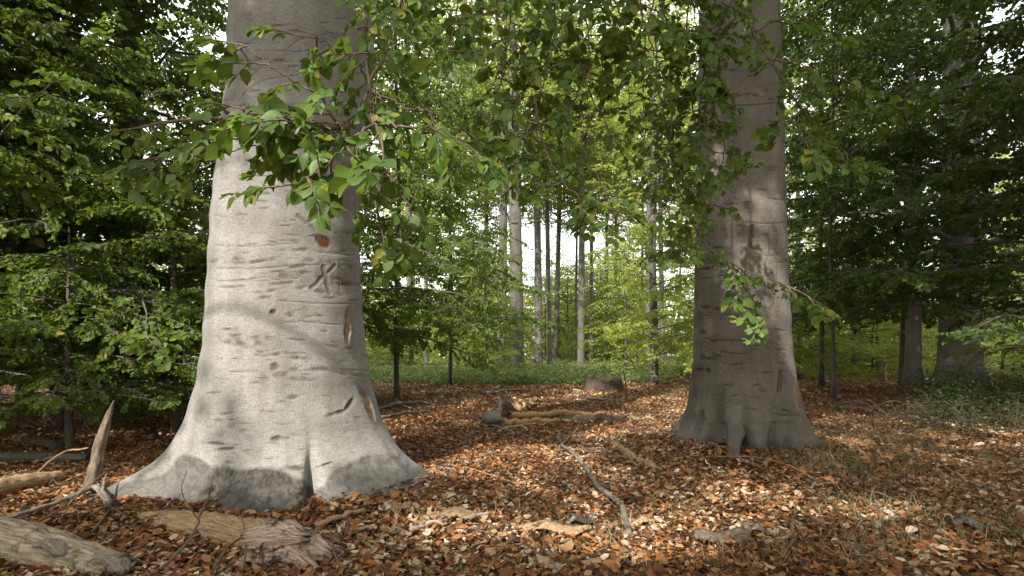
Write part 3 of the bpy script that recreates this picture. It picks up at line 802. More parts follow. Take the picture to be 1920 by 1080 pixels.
curtain([(1300, -160, 1320, 440), (1240, -60, 1210, 330), (1330, 60, 1290, 480), (1190, -40, 1190, 180), (1280, 100, 1230, 420), (1260, 200, 1250, 470), (1340, 200, 1330, 470), (1330, 20, 1400, 60), (1300, 140, 1360, 130), (1320, 340, 1380, 400), (1320, -120, 1330, 260), (1360, -120, 1350, 180), (1290, -60, 1300, 240), (1400, -140, 1400, 90), (1340, 150, 1345, 400)],
        3.7, topr + [-.2, -.4, .3], 'leafy curtain hanging down the left edge of the brown grey trunk', M['leaf_near'], SP_HERO, .10, .58, RT)
branch(RT, [
    (np.vstack([topr + [.1, -.2, 0], X((1230, 60, 4.6), (1262, 300, 3.9), (1300, 420, 3.6), (1345, 480, 3.5), (1410, 515, 3.4), (1470, 535, 3.35), (1545, 575, 3.3))]), .010, .62),
    (X((1310, 430, 3.6), (1290, 460, 3.5), (1240, 470, 3.4)), .003, .1),
    (X((1385, 505, 3.42), (1400, 560, 3.4), (1420, 605, 3.4)), .003, .1),
], rg, M['leaf_near'], SP_HERO, .065, .46, .01, label='thin leafy twig crossing the brown grey trunk low down')
branch(RT, [
    (np.vstack([topr + [.5, -.3, .2], X((1380, -40, 4.0), (1410, 60, 3.6), (1440, 110, 3.5), (1480, 170, 3.4), (1530, 235, 3.4), (1590, 290, 3.4))]), .012, .60),
    (X((1440, 110, 3.5), (1500, 120, 3.3), (1570, 135, 3.2), (1640, 175, 3.2)), .004, .1),
    (X((1480, 170, 3.4), (1540, 160, 3.3), (1600, 170, 3.3)), .003, .2),
    (X((1500, 200, 3.4), (1500, 250, 3.3), (1530, 285, 3.3), (1600, 300, 3.3)), .003, .1),
    (X((1380, 30, 3.6), (1350, 60, 3.5), (1300, 55, 3.4)), .004, .2),
    (X((1410, 60, 3.6), (1490, 30, 3.5), (1560, 60, 3.5)), .004, .2),
], rg, M['leaf_near'], SP_HERO, .14, .62, .01, label='leafy branch reaching out to the right of the brown grey trunk')

# crowns of the two big beeches, above the frame
def upper_crown(tree, cx, cy, z0, z1, n, L0, rng, gap=None):
    w = Acc(); c = Crown(SP_FAR); base = np.array(tree.location)
    P = resample([(cx, cy, 10.8), (cx + .2, cy + .1, 14), (cx - .1, cy + .3, 18), (cx, cy, 23)], 14)
    tube(w, P - base, np.linspace(.5, .1, 14), 12)
    for i in range(n):
        z = z0 + (z1 - z0) * (i + .5) / n; az = i * 2.39996 + rng.uniform(-.3, .3)
        ln = L0 * (1 - .5 * (z - z0) / (z1 - z0)) * rng.uniform(.8, 1.15)
        q = limb_curve(rng, (cx, cy, z), az, ln, .35, .6)
        tube(w, q - base, np.linspace(.10, .015, len(q)), 6)
        dress(c, q - base, rng, .25, .5, 1.2)
    me = c.build([M['leaf_mid']], 'crown')
    part('limbs', w.mesh('limbs', [M['bark']], bark=True), tree); part('crown', me, tree)
upper_crown(LT, TLX, TLY, 9.0, 21, 26, 4.2, np.random.default_rng(1))
upper_crown(RT, TRX, TRY, 8.0, 20, 26, 4.6, np.random.default_rng(2))

# ------------------------------------------------------------------ understorey beeches with low sweeping boughs
def bough_tree(name, label, x, y, r, height, seed, z0, n, L0, leafm, barkm, sprays=SP_MID, step=.25, scale=1.0, az=None, group=None, lean=(0, 0), rise=.25, droop=.5,
               trunk_scale=1.0, wood_twigs=False, cat='tree', stems=None, taper_l=.55, keep=None):
    rng = np.random.default_rng(seed); z = float(H(x, y))
    t = thing(name, label, cat, (x, y, z), group)
    w = Acc(); c = Crown(sprays)
    hs = np.linspace(0, height, 14)
    for (sx, sy, sr) in (stems or [(0, 0, 1.0)]):
        P = np.stack([sx + lean[0] * (hs / height) ** 1.3 + .04 * np.sin(hs * .9 + seed), sy + lean[1] * (hs / height) + .04 * np.sin(hs * .7 + 2 * seed), hs - .1], -1)
        P = resample(P, 26)
        R = np.interp(P[:, 2], [-.1, .25, .8, height * .5, height], [r * 1.55, r * 1.22, r * 1.03, r * .8, r * .15]) * sr
        tube(w, P, R, 14 if r > .12 else 8, .015, .02, rng=rng)
    n = int(n * 1.25)
    for i in range(n):
        f = (i + .5) / n; zz = z0 + (height * .95 - z0) * f ** 1.25
        a = (i * 2.39996 + seed) if az is None else math.radians(rng.uniform(*az))
        ln = L0 * (1 - taper_l * f) * rng.uniform(.75, 1.15)
        px = lean[0] * (zz / height) ** 1.3; py_ = lean[1] * zz / height
        q = limb_curve(rng, (px, py_, zz), a, ln, rise + rng.uniform(-.1, .15), droop, n=11)
        q[:, 2] = np.maximum(q[:, 2], .25)
        if keep is not None and not keep(q[-1] + [x, y, z]): continue
        tube(w, q, np.linspace(max(.012, r * .22 * (1 - .5 * f)), .005, len(q)), 5)
        dress(c, q, rng, .22, step, scale)
    me = c.build([leafm], 'crown', wood=w if wood_twigs else None, wood_r=2.0 if sprays is SP_MID else 3.5)
    tr = w.mesh('trunk', [barkm], bark=True)
    part('trunk', tr, t); part('crown', me, t)
    return t

def at(px, D): return (px - 960) / FPX * D, D

# left thicket
def k_left(p): return (p[1] > 4.4 or p[0] < -4) and not (abs(p[0] + 1.9) < 1.6 and p[1] < 5.6)
x, y = at(235, 9.5); bough_tree('beech_tree', 'beech with low sweeping boughs seen through leaves left of the pale trunk', x, y, .24, 12, 31, 1.2, 46, 4.8, M['leaf_mid'], M['bark'], wood_twigs=True, keep=k_left, lean=(.2, 0), group='beeches of the left thicket')
x, y = at(40, 11); bough_tree('beech_tree', 'thin dark beech trunk rising through leaves near the left edge of the photo', x, y, .13, 12, 32, 1.0, 44, 4.6, M['leaf_mid'], M['bark_dark'], wood_twigs=True, keep=k_left, group='beeches of the left thicket')
x, y = at(-160, 7.2); bough_tree('beech_tree', 'young beech whose low dark boughs fill the left edge of the photo', x, y, .10, 9, 33, .9, 60, 4.8, M['leaf_mid'], M['bark_dark'], wood_twigs=True, keep=lambda p: p[1] > 3.8, group='beeches of the left thicket')
x, y = at(330, 7.6); bough_tree('beech_sapling', 'leafy beech sapling close behind the pale trunk on its left, low sprays near the ground', x, y, .045, 4.2, 34, .5, 30, 1.9, M['leaf_mid'], M['bark_dark'], wood_twigs=True, scale=.7, step=.2, cat='sapling', keep=k_left, group='beeches of the left thicket')
x, y = at(120, 8.5); bough_tree('beech_tree', 'leafy young beech between the two trunks of the left thicket', x, y, .05, 9, 36, 1.0, 60, 3.4, M['leaf_mid'], M['bark_dark'], keep=k_left, group='beeches of the left thicket', az=(150, 390))
x, y = at(130, 6.2); bough_tree('beech_sapling', 'low beech sapling spreading behind the upright splinter of wood', x, y, .035, 2.6, 35, .45, 20, 1.5, M['leaf_mid'], M['bark_dark'], wood_twigs=True, scale=.6, step=.2, cat='sapling', keep=lambda p: p[1] > 4.6, group='beeches of the left thicket')
# centre left
def k_c(p): return p[0] < (p[1] * .06) and p[1] > 7.4
x, y = at(745, 13); bough_tree('beech_tree', 'slim beech with layered boughs just right of the pale trunk', x, y, .055, 13, 41, 1.3, 44, 4.2, M['leaf_mid'], M['bark'], wood_twigs=True, keep=k_c, group='beeches of the middle distance')
x, y = at(600, 12); bough_tree('beech_tree', 'beech hidden behind the pale trunk, its boughs reaching out on both sides', x, y, .16, 13, 42, 1.5, 44, 4.6, M['leaf_mid'], M['bark'], wood_twigs=True, keep=k_c, group='beeches of the middle distance')
x, y = at(845, 19); bough_tree('beech_tree', 'slim beech with low boughs left of the two thick far trunks', x, y, .06, 14, 43, 1.8, 40, 4.0, M['leaf_mid'], M['bark'], group='beeches of the middle distance', keep=lambda p: p[0] < p[1] * .02)
# centre right, brightly lit
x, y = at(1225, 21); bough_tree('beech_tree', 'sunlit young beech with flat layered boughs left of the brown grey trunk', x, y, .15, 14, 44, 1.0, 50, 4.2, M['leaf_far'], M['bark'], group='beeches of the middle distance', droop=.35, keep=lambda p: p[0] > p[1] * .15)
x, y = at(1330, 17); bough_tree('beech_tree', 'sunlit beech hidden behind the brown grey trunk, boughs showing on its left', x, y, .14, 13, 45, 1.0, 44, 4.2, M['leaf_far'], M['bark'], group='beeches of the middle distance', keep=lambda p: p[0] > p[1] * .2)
# right thicket
kr = lambda p: p[0] > p[1] * .40 and p[1] > 6.5 and not (.725 < p[0] / p[1] < .865 and p[1] < 14.3 and math.sin(p[2] * 7) > .2)
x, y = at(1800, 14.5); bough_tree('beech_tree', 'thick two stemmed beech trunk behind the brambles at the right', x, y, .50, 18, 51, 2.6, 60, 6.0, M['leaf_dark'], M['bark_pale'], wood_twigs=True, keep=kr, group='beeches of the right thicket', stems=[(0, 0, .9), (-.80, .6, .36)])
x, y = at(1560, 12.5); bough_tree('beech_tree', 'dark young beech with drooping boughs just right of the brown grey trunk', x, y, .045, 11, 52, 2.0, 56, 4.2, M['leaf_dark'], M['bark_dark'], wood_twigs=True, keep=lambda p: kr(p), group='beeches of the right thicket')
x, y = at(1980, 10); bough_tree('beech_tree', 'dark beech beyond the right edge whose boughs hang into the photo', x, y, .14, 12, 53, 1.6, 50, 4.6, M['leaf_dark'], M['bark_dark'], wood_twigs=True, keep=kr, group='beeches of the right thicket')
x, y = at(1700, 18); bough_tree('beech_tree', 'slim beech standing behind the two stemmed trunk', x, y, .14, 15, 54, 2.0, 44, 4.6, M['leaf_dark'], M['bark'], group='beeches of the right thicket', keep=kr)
x, y = at(1540, 17.5); bough_tree('beech_tree', 'mid green beech filling the gap high up beside the brown grey trunk', x, y, .07, 15, 57, 2.5, 60, 4.2, M['leaf_mid'], M['bark'], group='beeches of the right thicket', keep=lambda p: p[0] > p[1] * .44)
x, y = at(1498, 23); bough_tree('beech_tree', 'slim beech with bright low sprays seen right beside the brown grey trunk', x, y, .12, 13, 55, .8, 40, 3.6, M['leaf_far'], M['bark'], group='beeches of the right thicket')
x, y = at(1600, 26); bough_tree('beech_tree', 'beech with pale sunlit sprays behind the bare patch of litter at the right', x, y, .14, 13, 56, .7, 40, 4.2, M['leaf_far'], M['bark'], group='beeches of the right thicket')

# ------------------------------------------------------------------ overhead boughs filling the top of the picture
def overhead(name, label, x, y, r, seed, z0, z1, n, L0, leafm, keep=None, sprays=SP_MID, scale=1.1):
    rng = np.random.default_rng(seed); z = float(H(x, y)); t = thing(name, label, 'tree', (x, y, z), 'beeches standing just out of the picture')
    w = Acc(); c = Crown(sprays)
    P = resample([(0, 0, -.1), (.1, 0, 4), (0, .1, 9), (.1, .1, z1 + 1)], 24)
    tube(w, P, np.interp(P[:, 2], [-.1, .4, 1.2, z1 + 1], [r * 1.6, r * 1.2, r, r * .2]), 16, .01, .02)
    for i in range(n):
        zz = z0 + (z1 - z0) * (i + .5) / n
        q = limb_curve(rng, (0, 0, zz), i * 2.39996 + seed, L0 * rng.uniform(.7, 1.15) * (1 - .35 * i / n), .3, .6, n=12)
        if keep is not None and not keep(q[-1] + [x, y, z]): continue
        tube(w, q, np.linspace(r * .13, .006, len(q)), 5); dress(c, q, rng, .15, .22, scale)
    part('trunk', w.mesh('trunk', [M['bark_dark']], bark=True), t); part('crown', c.build([leafm], 'crown'), t)
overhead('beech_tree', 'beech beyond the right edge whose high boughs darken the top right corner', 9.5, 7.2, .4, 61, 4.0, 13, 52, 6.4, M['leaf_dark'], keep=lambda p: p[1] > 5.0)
overhead('beech_tree', 'beech beyond the left edge whose high boughs darken the top left corner', -9.5, 7.0, .4, 62, 4.2, 13, 46, 6.0, M['leaf_mid'], keep=lambda p: p[1] > 4.2)

# ------------------------------------------------------------------ tall far trunks
TALL = {}
def tall_proto(seed, h=27.0):
    rng = np.random.default_rng(seed); w = Acc(); c = Crown(SP_FAR)
    hs = np.linspace(0, h, 16)
    P = np.stack([.12 * np.sin(hs * .22 + seed), .12 * np.sin(hs * .17 + 2 * seed), hs - .15], -1)
    tube(w, resample(P, 34), np.interp(np.linspace(0, h, 34), [0, .5, 1.5, h * .6, h], [1.45, 1.12, 1.0, .72, .12]), 14, .012, .025, rng=rng)
    w2 = Acc()
    for i in range(46):
        f = (i + .5) / 46; zz = h * (.44 + .53 * f)
        q = limb_curve(rng, (0, 0, zz), i * 2.39996 + seed, 4.4 * (1 - .4 * f) * rng.uniform(.7, 1.2), .55, .75, n=9)
        tube(w2, q, np.linspace(.07, .012, len(q)), 5); dress(c, q, rng, .2, .42, 1.5)
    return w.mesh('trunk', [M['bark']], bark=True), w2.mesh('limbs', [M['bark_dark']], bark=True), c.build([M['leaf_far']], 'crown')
TALLP = [tall_proto(s) for s in (1, 2, 3, 4)]
def tall(px, D, wpx, k, label, group='tall far beech trunks', mat=None):
    x, y = at(px, D); r = wpx / 2 / FPX * D
    t = thing('tall_beech', label, 'tree', (x, y, float(H(x, y))), group)
    t.rotation_euler = (.018 * math.sin(k * 5.1), .018 * math.cos(k * 3.3), k * 1.7)
    tm, lm, cm = TALLP[k % 4]
    o = part('trunk', tm, t); o.scale = (r, r, 1)
    part('limbs', lm, t); part('crown', cm, t)
    return t
for i, (px, D, w, lab) in enumerate([
    (938, 31, 18, 'grey tall trunk just left of the thickest far trunk'),
    (969, 30, 26, 'thickest of the tall far trunks, left of the bright gap of sky'),
    (1010, 37, 15, 'tall trunk right of the bright gap of sky, lit along one side'),
    (1030, 39, 10, 'slim straight trunk directly right of the trunk beside the sky gap'),
    (1042, 47, 7, 'very thin pale trunk, slightly tilted, between two slim far trunks'),
    (1078, 44, 5, 'very thin dark trunk touching the straight grey one above the stump'),
    (1089, 36, 13, 'straight grey trunk rising far behind the left end of the stump'),
    (1109, 43, 8, 'slim pale sunlit trunk rising far behind the stump'),
    (1137, 46, 7, 'slim dark knotty trunk behind the right end of the stump'),
    (1153, 52, 6, 'thin far trunk next to the slim dark knotty one'),
    (915, 45, 8, 'thin trunk half hidden by leaves left of the paired thick trunks'),
    (1216, 34, 12, 'grey trunk half hidden in sunlit boughs left of the brown grey beech'),
    (1243, 40, 10, 'slim trunk deep in the sunlit boughs left of the brown grey beech'),
    (800, 40, 8, 'slim far trunk showing through the boughs midway between the pale trunk and the sky gap'),
    (772, 34, 9, 'slim far trunk showing just right of the pale beech, near the ground'),
    (1552, 32, 14, 'far trunk standing in bright sprays right of the brown grey beech'),
]): tall(px, D, w, i, lab)
rgt = np.random.default_rng(404)
for i in range(34):
    D = rgt.uniform(45, 95); px = rgt.uniform(-150, 2100)
    if 975 < px < 1005 and D < 80: continue
    reg = ('left of the pale trunk' if px < 520 else 'between the pale trunk and the sky gap' if px < 985 else 'between the sky gap and the brown grey trunk' if px < 1350 else 'right of the brown grey trunk')
    tall(px, D, rgt.uniform(.28, .6) / D * FPX, i, 'distant beech in the back rows ' + reg, 'distant beeches ' + reg)

# young beeches of the far understorey, fresh green
def young_proto(seed):
    rng = np.random.default_rng(seed); w = Acc(); c = Crown(SP_FAR); h = 7.5
    P = resample([(0, 0, -.1), (.1, 0, 2.5), (0, .15, 5), (.1, .1, h)], 12); tube(w, P, np.linspace(.09, .015, 12), 7)
    for i in range(34):
        f = (i + .5) / 34; q = limb_curve(rng, (0, 0, .4 + (h - .6) * f), i * 2.39996 + seed, 2.9 * (1 - .6 * f) * rng.uniform(.7, 1.2), .22, .4, n=8)
        q[:, 2] = np.maximum(q[:, 2], .3)
        tube(w, q, np.linspace(.03, .008, len(q)), 4); dress(c, q, rng, .1, .34, .95)
    return w.mesh('trunk', [M['bark_dark']], bark=True), c.build([M['leaf_far']], 'crown')
YP = [young_proto(s) for s in (5, 6, 7, 8)]
def region(px):
    return ('behind the left thicket' if px < 520 else 'between the pale trunk and the sky gap' if px < 985 else 'in the bright gap behind the stump' if px < 1200 else
            'behind the brown grey trunk' if px < 1490 else 'deep behind the right thicket')
def young(px, D, k, s, label, group):
    x, y = at(px, D); t = thing('young_beech', label, 'young tree', (x, y, float(H(x, y))), group)
    t.rotation_euler = (0, 0, k * 1.3); t.scale = (s, s, s * rgt.uniform(.85, 1.15))
    part('trunk', YP[k % 4][0], t); part('crown', YP[k % 4][1], t)
n = 0
while n < 150:
    D = rgt.uniform(24, 78); px = rgt.uniform(-150, 2080)
    if 925 < px < 1150 and D < 44: continue
    if 975 < px < 1008 and D < 70: continue
    reg = region(px); young(px, D, n, rgt.uniform(.6, 1.15), 'fresh green young beech ' + reg, 'young beeches ' + reg); n += 1

for k_, (px, D, s_) in enumerate(((1022, 54, 1.3), (1050, 60, 1.5), (1066, 50, 1.2), (1098, 56, 1.4), (1122, 52, 1.3), (1145, 48, 1.2), (1165, 58, 1.5), (1190, 46, 1.3), (955, 58, 1.4), (925, 50, 1.3), (895, 56, 1.4), (865, 44, 1.2), (1035, 74, 1.9), (1085, 76, 2.0), (1130, 78, 2.0), (940, 74, 1.9), (880, 72, 1.9), (1180, 74, 2.0))):
    reg = region(px); young(px, D, k_, s_, 'fresh green young beech ' + reg, 'young beeches ' + reg)
sun_az = math.degrees(math.atan2(SUN_DIR[0], SUN_DIR[1]))
k_ = 0
for i in range(90):  # unseen trees added round the camera to block ambient sky light
    azd = rgt.uniform(48, 312); D = rgt.uniform(11, 42); dd = abs((azd - sun_az + 180) % 360 - 180)
    x, y = D * math.sin(math.radians(azd)), D * math.cos(math.radians(azd))
    if dd < 32 and D < 15: continue
    if i % 3 and dd > 50:
        t = thing('tall_beech', 'tall beech around the open floor, out of the picture', 'tree', (x, y, float(H(x, y))), 'beeches around the camera'); t.rotation_euler = (0, 0, i)
        tm, lm, cm = TALLP[i % 4]; o = part('trunk', tm, t); o.scale = (.25, .25, 1); part('limbs', lm, t); part('crown', cm, t)
    else:
        t = thing('young_beech', 'young beech around the open floor, out of the picture', 'young tree', (x, y, float(H(x, y))), 'beeches around the camera'); t.rotation_euler = (0, 0, i)
        s_ = 1.1 if dd > 32 else .8; t.scale = (s_ * 1.3, s_ * 1.3, s_); part('trunk', YP[i % 4][0], t); part('crown', YP[i % 4][1], t)

# far-off wood closing the view
c = Crown(SP_FAR)
for i in range(5200):
    a = rgt.uniform(-58, 58); D = rgt.uniform(95, 125); x = D * math.tan(math.radians(a)); z = rgt.uniform(.5, 17) * rgt.uniform(.5, 1)
    if abs(x / D * FPX + 960 - 992) < 12 and z > 9: continue
    c.add((x, D, z), rgt.normal(0, 1, 3) * [1, 1, .3], np.array([0, 0, 1]) + rgt.normal(0, .5, 3), rgt.uniform(2.0, 4.2))
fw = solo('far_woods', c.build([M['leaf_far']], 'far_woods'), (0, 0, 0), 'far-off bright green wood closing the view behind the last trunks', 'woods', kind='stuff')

# ------------------------------------------------------------------ unseen beech added behind the camera, its sprays placed to dapple the floor
def fieldnoise(x, y, seed, f=1.0):
    rg = np.random.default_rng(seed); o = 0
    for k in range(16):
        fr_ = rg.uniform(.4, 2.4) * f; t = rg.uniform(0, 6.28); o = o + np.sin(fr_ * (x * math.cos(t) + y * math.sin(t)) + rg.uniform(0, 6.28))
    return o / 4
LITSPOTS = [(1620, 960, 180, 40), (1750, 1030, 200, 30),   # ground spots the sun reaches in the photo: (px, py, half width px, half height px)
    (1130, 745, 330, 10), (1000, 725, 260, 8), (1300, 905, 240, 26), (1330, 960, 300, 40), (1060, 900, 150, 50), (1560, 768, 110, 13), (700, 1010, 260, 60), (1180, 1020, 330, 60), (1290, 770, 60, 14)]
def want_shade(px, py, x, y):
    for a, b, w, h in LITSPOTS:
        if ((px - a) / w) ** 2 + ((py - b) / h) ** 2 < 1: return .22
    if px < 380 and py < 960: return 1.0
    if 230 < px < 830 and py < 960: return .5
    if py < 860 and px < 1000: return .9
    if px > 1500: return .70
    if py < 880: return .80
    return .72
SHX, SHY = 2.6, -5.5
ST = thing('beech_tree', 'unseen beech added behind the camera, its sprays placed to shade the floor in dapples', 'tree', (SHX, SHY, float(H(SHX, SHY))), 'beeches standing just out of the picture')
w = Acc(); c = Crown(SP_MID); base = np.array(ST.location)
P = resample([(SHX, SHY, -.1), (SHX + .2, SHY, 5), (SHX + .1, SHY + .3, 11), (SHX + .4, SHY + .2, 18)], 20)
tube(w, P - base, np.linspace(.55, .15, 20), 16)
rs_ = np.random.default_rng(88)
cnt = 0
for i in range(6800):
    if rs_.random() < .55:
        px, py = rs_.uniform(-100, 2020), 700 + 400 * rs_.random() ** 1.5
        g = GP(px, py); x, y = g[0], g[1]
        if y > 22: continue
        pr = want_shade(px, py, x, y)
        tz = g[2]
    else:   # faces of the two big trunks and what hangs before them
        if rs_.random() < .4:
            px, py = rs_.uniform(1290, 1480), rs_.uniform(-50, 800); q = PX(px, py, TRY - .5); x, y, tz = q
            lit = (((px - 1395) / 60) ** 2 + ((py - 410) / 80) ** 2 < 1) or px > 1462
            pr = .25 if lit else .95
        elif rs_.random() < .35:
            px, py = rs_.uniform(400, 700), rs_.uniform(-60, 200); q = PX(px, py, TLY - .6); x, y, tz = q; pr = .15
        else:
            px, py = rs_.uniform(1480, 2000), rs_.uniform(-50, 700); q = PX(px, py, rs_.uniform(7, 12)); x, y, tz = q; pr = .8
    nv = fieldnoise(x, y + tz, 21, 1.3)
    if rs_.random() > pr or nv < (.5 - pr) * 1.6: continue
    # climb the sun ray to a height between 7 and 15 m, well above the picture
    zt = rs_.uniform(6.5, 13); t_ = (zt - tz) / SUN_DIR[2]
    p = np.array([x, y, tz]) + SUN_DIR * t_
    if p[1] > 0.6 and (p[2] - CAM_H) / p[1] < .72: continue
    tl = (p[1] - (TLY - .6)) / SUN_DIR[1]; hx, hz = p[0] - SUN_DIR[0] * tl, p[2] - SUN_DIR[2] * tl
    if abs(hx - TLX) < 1.0 and -.3 < hz < 2.7 and rs_.random() < .93: continue
    tl = (p[1] - (TRY - .55)) / SUN_DIR[1]; hx, hz = p[0] - SUN_DIR[0] * tl, p[2] - SUN_DIR[2] * tl
    if abs(hx - 2.45) < .42 and 2.0 < hz < 3.2: continue
    d = rs_.normal(0, 1, 3) * [1, 1, .25]
    c.add(p - base - d / np.linalg.norm(d) * .35, d, np.array([0, 0, 1]) + rs_.normal(0, .35, 3), rs_.uniform(.5, .95)); cnt += 1
print('shade sprays', cnt)
SH_PTS = np.array([it[0] for it in c.items])
# limbs reach out to the spray clumps
lim = rs_.choice(len(SH_PTS), 44, replace=False)
for j in lim:
    e = SH_PTS[j]; s0 = np.array([.3, .2, min(16, max(5, e[2] * .75))])
    q = resample([s0, (s0 + e) / 2 + [0, 0, .8], e], 10); tube(w, q, np.linspace(.045, .006, 10), 5)
part('trunk', w.mesh('trunk', [M['bark']], bark=True), ST); part('crown', c.build([M['leaf_mid']], 'crown'), ST)

# ------------------------------------------------------------------ fallen leaves
def scatter_leaves(n, sampler, size, lift, tilt, seed):
    rng = np.random.default_rng(seed)
    x, y = sampler(rng, n)
    drift = .5 + .5 * np.tanh(1.4 * fieldnoise(x, y, 61, 1.6))
    z = H(x, y) + rng.random(n) ** 1.6 * lift * (.5 + drift)
    az = rng.uniform(0, 2 * math.pi, n)
    t = rng.normal(0, tilt, n)
    d = np.stack([np.cos(az), np.sin(az), np.sin(t)], -1)
    up = np.stack([rng.normal(0, tilt, n), rng.normal(0, tilt, n), np.ones(n)], -1)
    Rm = orient(d, up); sz = size * np.clip(rng.lognormal(-.05, .32, n), .35, 1.9)
    fold = rng.uniform(-.6, .8, n); c1 = rng.normal(0, .35, n); c2 = rng.normal(0, .2, n); wd = rng.uniform(.75, 1.1, n)
    xs_ = np.array([0, .3, .68, 1.0, .68, .3, .5]); ysn = np.array([0, -.29, -.26, 0, .26, .29, 0]); zf = np.abs(ysn)
    tv = np.zeros((n, 7, 3))
    tv[:, :, 0] = xs_[None]; tv[:, :, 1] = ysn[None] * wd[:, None]
    tv[:, :, 2] = fold[:, None] * zf[None] + c1[:, None] * (xs_[None] - .5) ** 2 + c2[:, None] * ysn[None]
    tv[:, :, 0] -= .5
    V = np.einsum('nij,nvj->nvi', Rm, tv) * sz[:, None, None] + np.stack([x, y, z], -1)[:, None]
    F = np.array([[0, 1, 6], [1, 2, 6], [2, 3, 6], [3, 4, 6], [4, 5, 6], [5, 0, 6]])
    T = (F[None] + (np.arange(n) * 7)[:, None, None]).reshape(-1, 3)
    # colour: patches lean orange or pale
    patch = fieldnoise(x, y, 51, 1.0) * .10 + .008 * np.clip(6 - y, 0, 4) + fieldnoise(x, y, 52, 4.0) * .06 + .018 * np.clip(x - 2, 0, 3)
    rv = np.clip(rng.beta(1.5, 1.25, n) * .98 + patch, 0, 1)
    return V.reshape(-1, 3), T, np.repeat(rv, 6)
def wedge(y0, y1, m=1.06):
    def f(rng, n):
        y = np.sqrt(rng.uniform(y0 ** 2, y1 ** 2, n)); x = rng.uniform(-1, 1, n) * (y * .93 * m + .25)
        return x, y
    return f
def ring(cx, cy, r0, r1):
    def f(rng, n):
        a_ = rng.uniform(-2.2, 2.2, n); r_ = rng.uniform(r0, r1, n); return cx + r_ * np.sin(a_) * 1.12, cy - r_ * np.cos(a_)
    return f
Vs, Ts, Rs, off = [], [], [], 0
for n_, s_, size, lift, tilt, seed in ((105000, wedge(2.1, 6.5), .048, .045, .42, 1), (150000, wedge(6.3, 13), .053, .05, .42, 2), (90000, wedge(12.8, 26), .085, .05, .4, 3), (30000, wedge(25, 60), .17, .06, .4, 4), (5200, ring(TLX, TLY, .85, 1.35), .048, .055, .45, 5), (3600, ring(TRX, TRY, .62, 1.05), .05, .06, .45, 6)):
    V, T, r_ = scatter_leaves(n_, s_, size, lift, tilt, seed)
    Vs.append(V); Ts.append(T + off); Rs.append(r_); off += len(V)
solo('fallen_leaves', mesh_from('fallen_leaves', np.concatenate(Vs), [np.concatenate(Ts)], [M['litter']], None, {'rnd': np.concatenate(Rs)}, smooth=False), (0, 0, 0),
     'carpet of orange, brown and pale fallen beech leaves', 'leaf litter', kind='stuff')

# tiny twig litter
rl = np.random.default_rng(71); a = Acc()
n = 2600; y = np.sqrt(rl.uniform(2.1 ** 2, 15 ** 2, n)); x = rl.uniform(-1, 1, n) * (y * .95 + .2)
az = rl.uniform(0, 6.28, n); ln = rl.uniform(.05, .28, n)
p0 = np.stack([x, y, H(x, y) + rl.uniform(.02, .05, n)], -1); bend = rl.normal(0, .35, n)
p1 = p0 + np.stack([np.cos(az) * ln, np.sin(az) * ln, rl.normal(0, .03, n) + .01], -1)
p2 = p1 + np.stack([np.cos(az + bend) * ln * .8, np.sin(az + bend) * ln * .8, rl.normal(0, .03, n)], -1)
rr = rl.uniform(.0015, .004, n)
tubes_many(a, p0, p1, rr, rr * .9); tubes_many(a, p1, p2, rr * .9, rr * .4)
solo('twig_litter', a.mesh('twig_litter', [M['wood_grey']], bark=True), (0, 0, 0), 'scatter of tiny dry twigs among the fallen leaves', 'twigs', kind='stuff')

# ------------------------------------------------------------------ blades: dry grass, ground cover
def blades(n, x, y, hgt, wid, seed, lean=.5, zoff=0.0):
    rng = np.random.default_rng(seed); z = H(x, y) + zoff
    az = rng.uniform(0, 6.28, n); h = hgt * rng.uniform(.5, 1.3, n); l = h * rng.uniform(.1, lean * 2, n); wdt = wid * rng.uniform(.6, 1.3, n)
    d = np.stack([np.cos(az), np.sin(az), np.zeros(n)], -1); s = np.stack([-np.sin(az), np.cos(az), np.zeros(n)], -1)
    sa = rng.uniform(0, 3.14, n); s = np.stack([np.cos(sa), np.sin(sa), np.zeros(n)], -1)
    b = np.stack([x, y, z], -1); up = np.array([0, 0, 1.0])
    m_ = b + d * (l * .35)[:, None] + up * (h * .62)[:, None]; t = b + d * l[:, None] + up * (h * rng.uniform(.6, 1, n))[:, None]
    V = np.stack([b - s * (wdt / 2)[:, None], b + s * (wdt / 2)[:, None], m_ + s * (wdt * .4)[:, None], m_ - s * (wdt * .4)[:, None], t], 1)
    o = (np.arange(n) * 5)[:, None]
    Q = np.array([[0, 1, 2, 3]]) + o; T = np.array([[3, 2, 4]]) + o
    return V.reshape(-1, 3), Q, T, rng.random(n)
rb = np.random.default_rng(81)
# tufts of dry grass, mainly right
cl = []
while len(cl) < 230:
    px, py = rb.uniform(1440, 1960), rb.uniform(770, 1080)
    wgt = math.exp(-((px - 1640) / 170) ** 2 - ((py - 845) / 60) ** 2) + .14
    if rb.random() < wgt: cl.append(GP(px, py))
for _ in range(18): cl.append(GP(rb.uniform(760, 1500), rb.uniform(960, 1080)))
for _ in range(40): cl.append(GP(rb.uniform(1250, 1300), rb.uniform(722, 752)))
for _ in range(30): cl.append(GP(rb.uniform(1000, 1300), rb.uniform(745, 790)))
cl = np.array(cl); k = 13
x = np.repeat(cl[:, 0], k) + rb.normal(0, .07, len(cl) * k); y = np.repeat(cl[:, 1], k) + rb.normal(0, .07, len(cl) * k)
V, Q, T, r_ = blades(len(x), x, y, .17, .004, 82, lean=.7)
solo('dry_grass', mesh_from('dry_grass', V, [Q, T], [M['straw']], None, {'rnd': np.concatenate([r_, r_])}), (0, 0, 0), 'thin straw coloured grass tufts on the leaf litter', 'dry grass', kind='stuff')

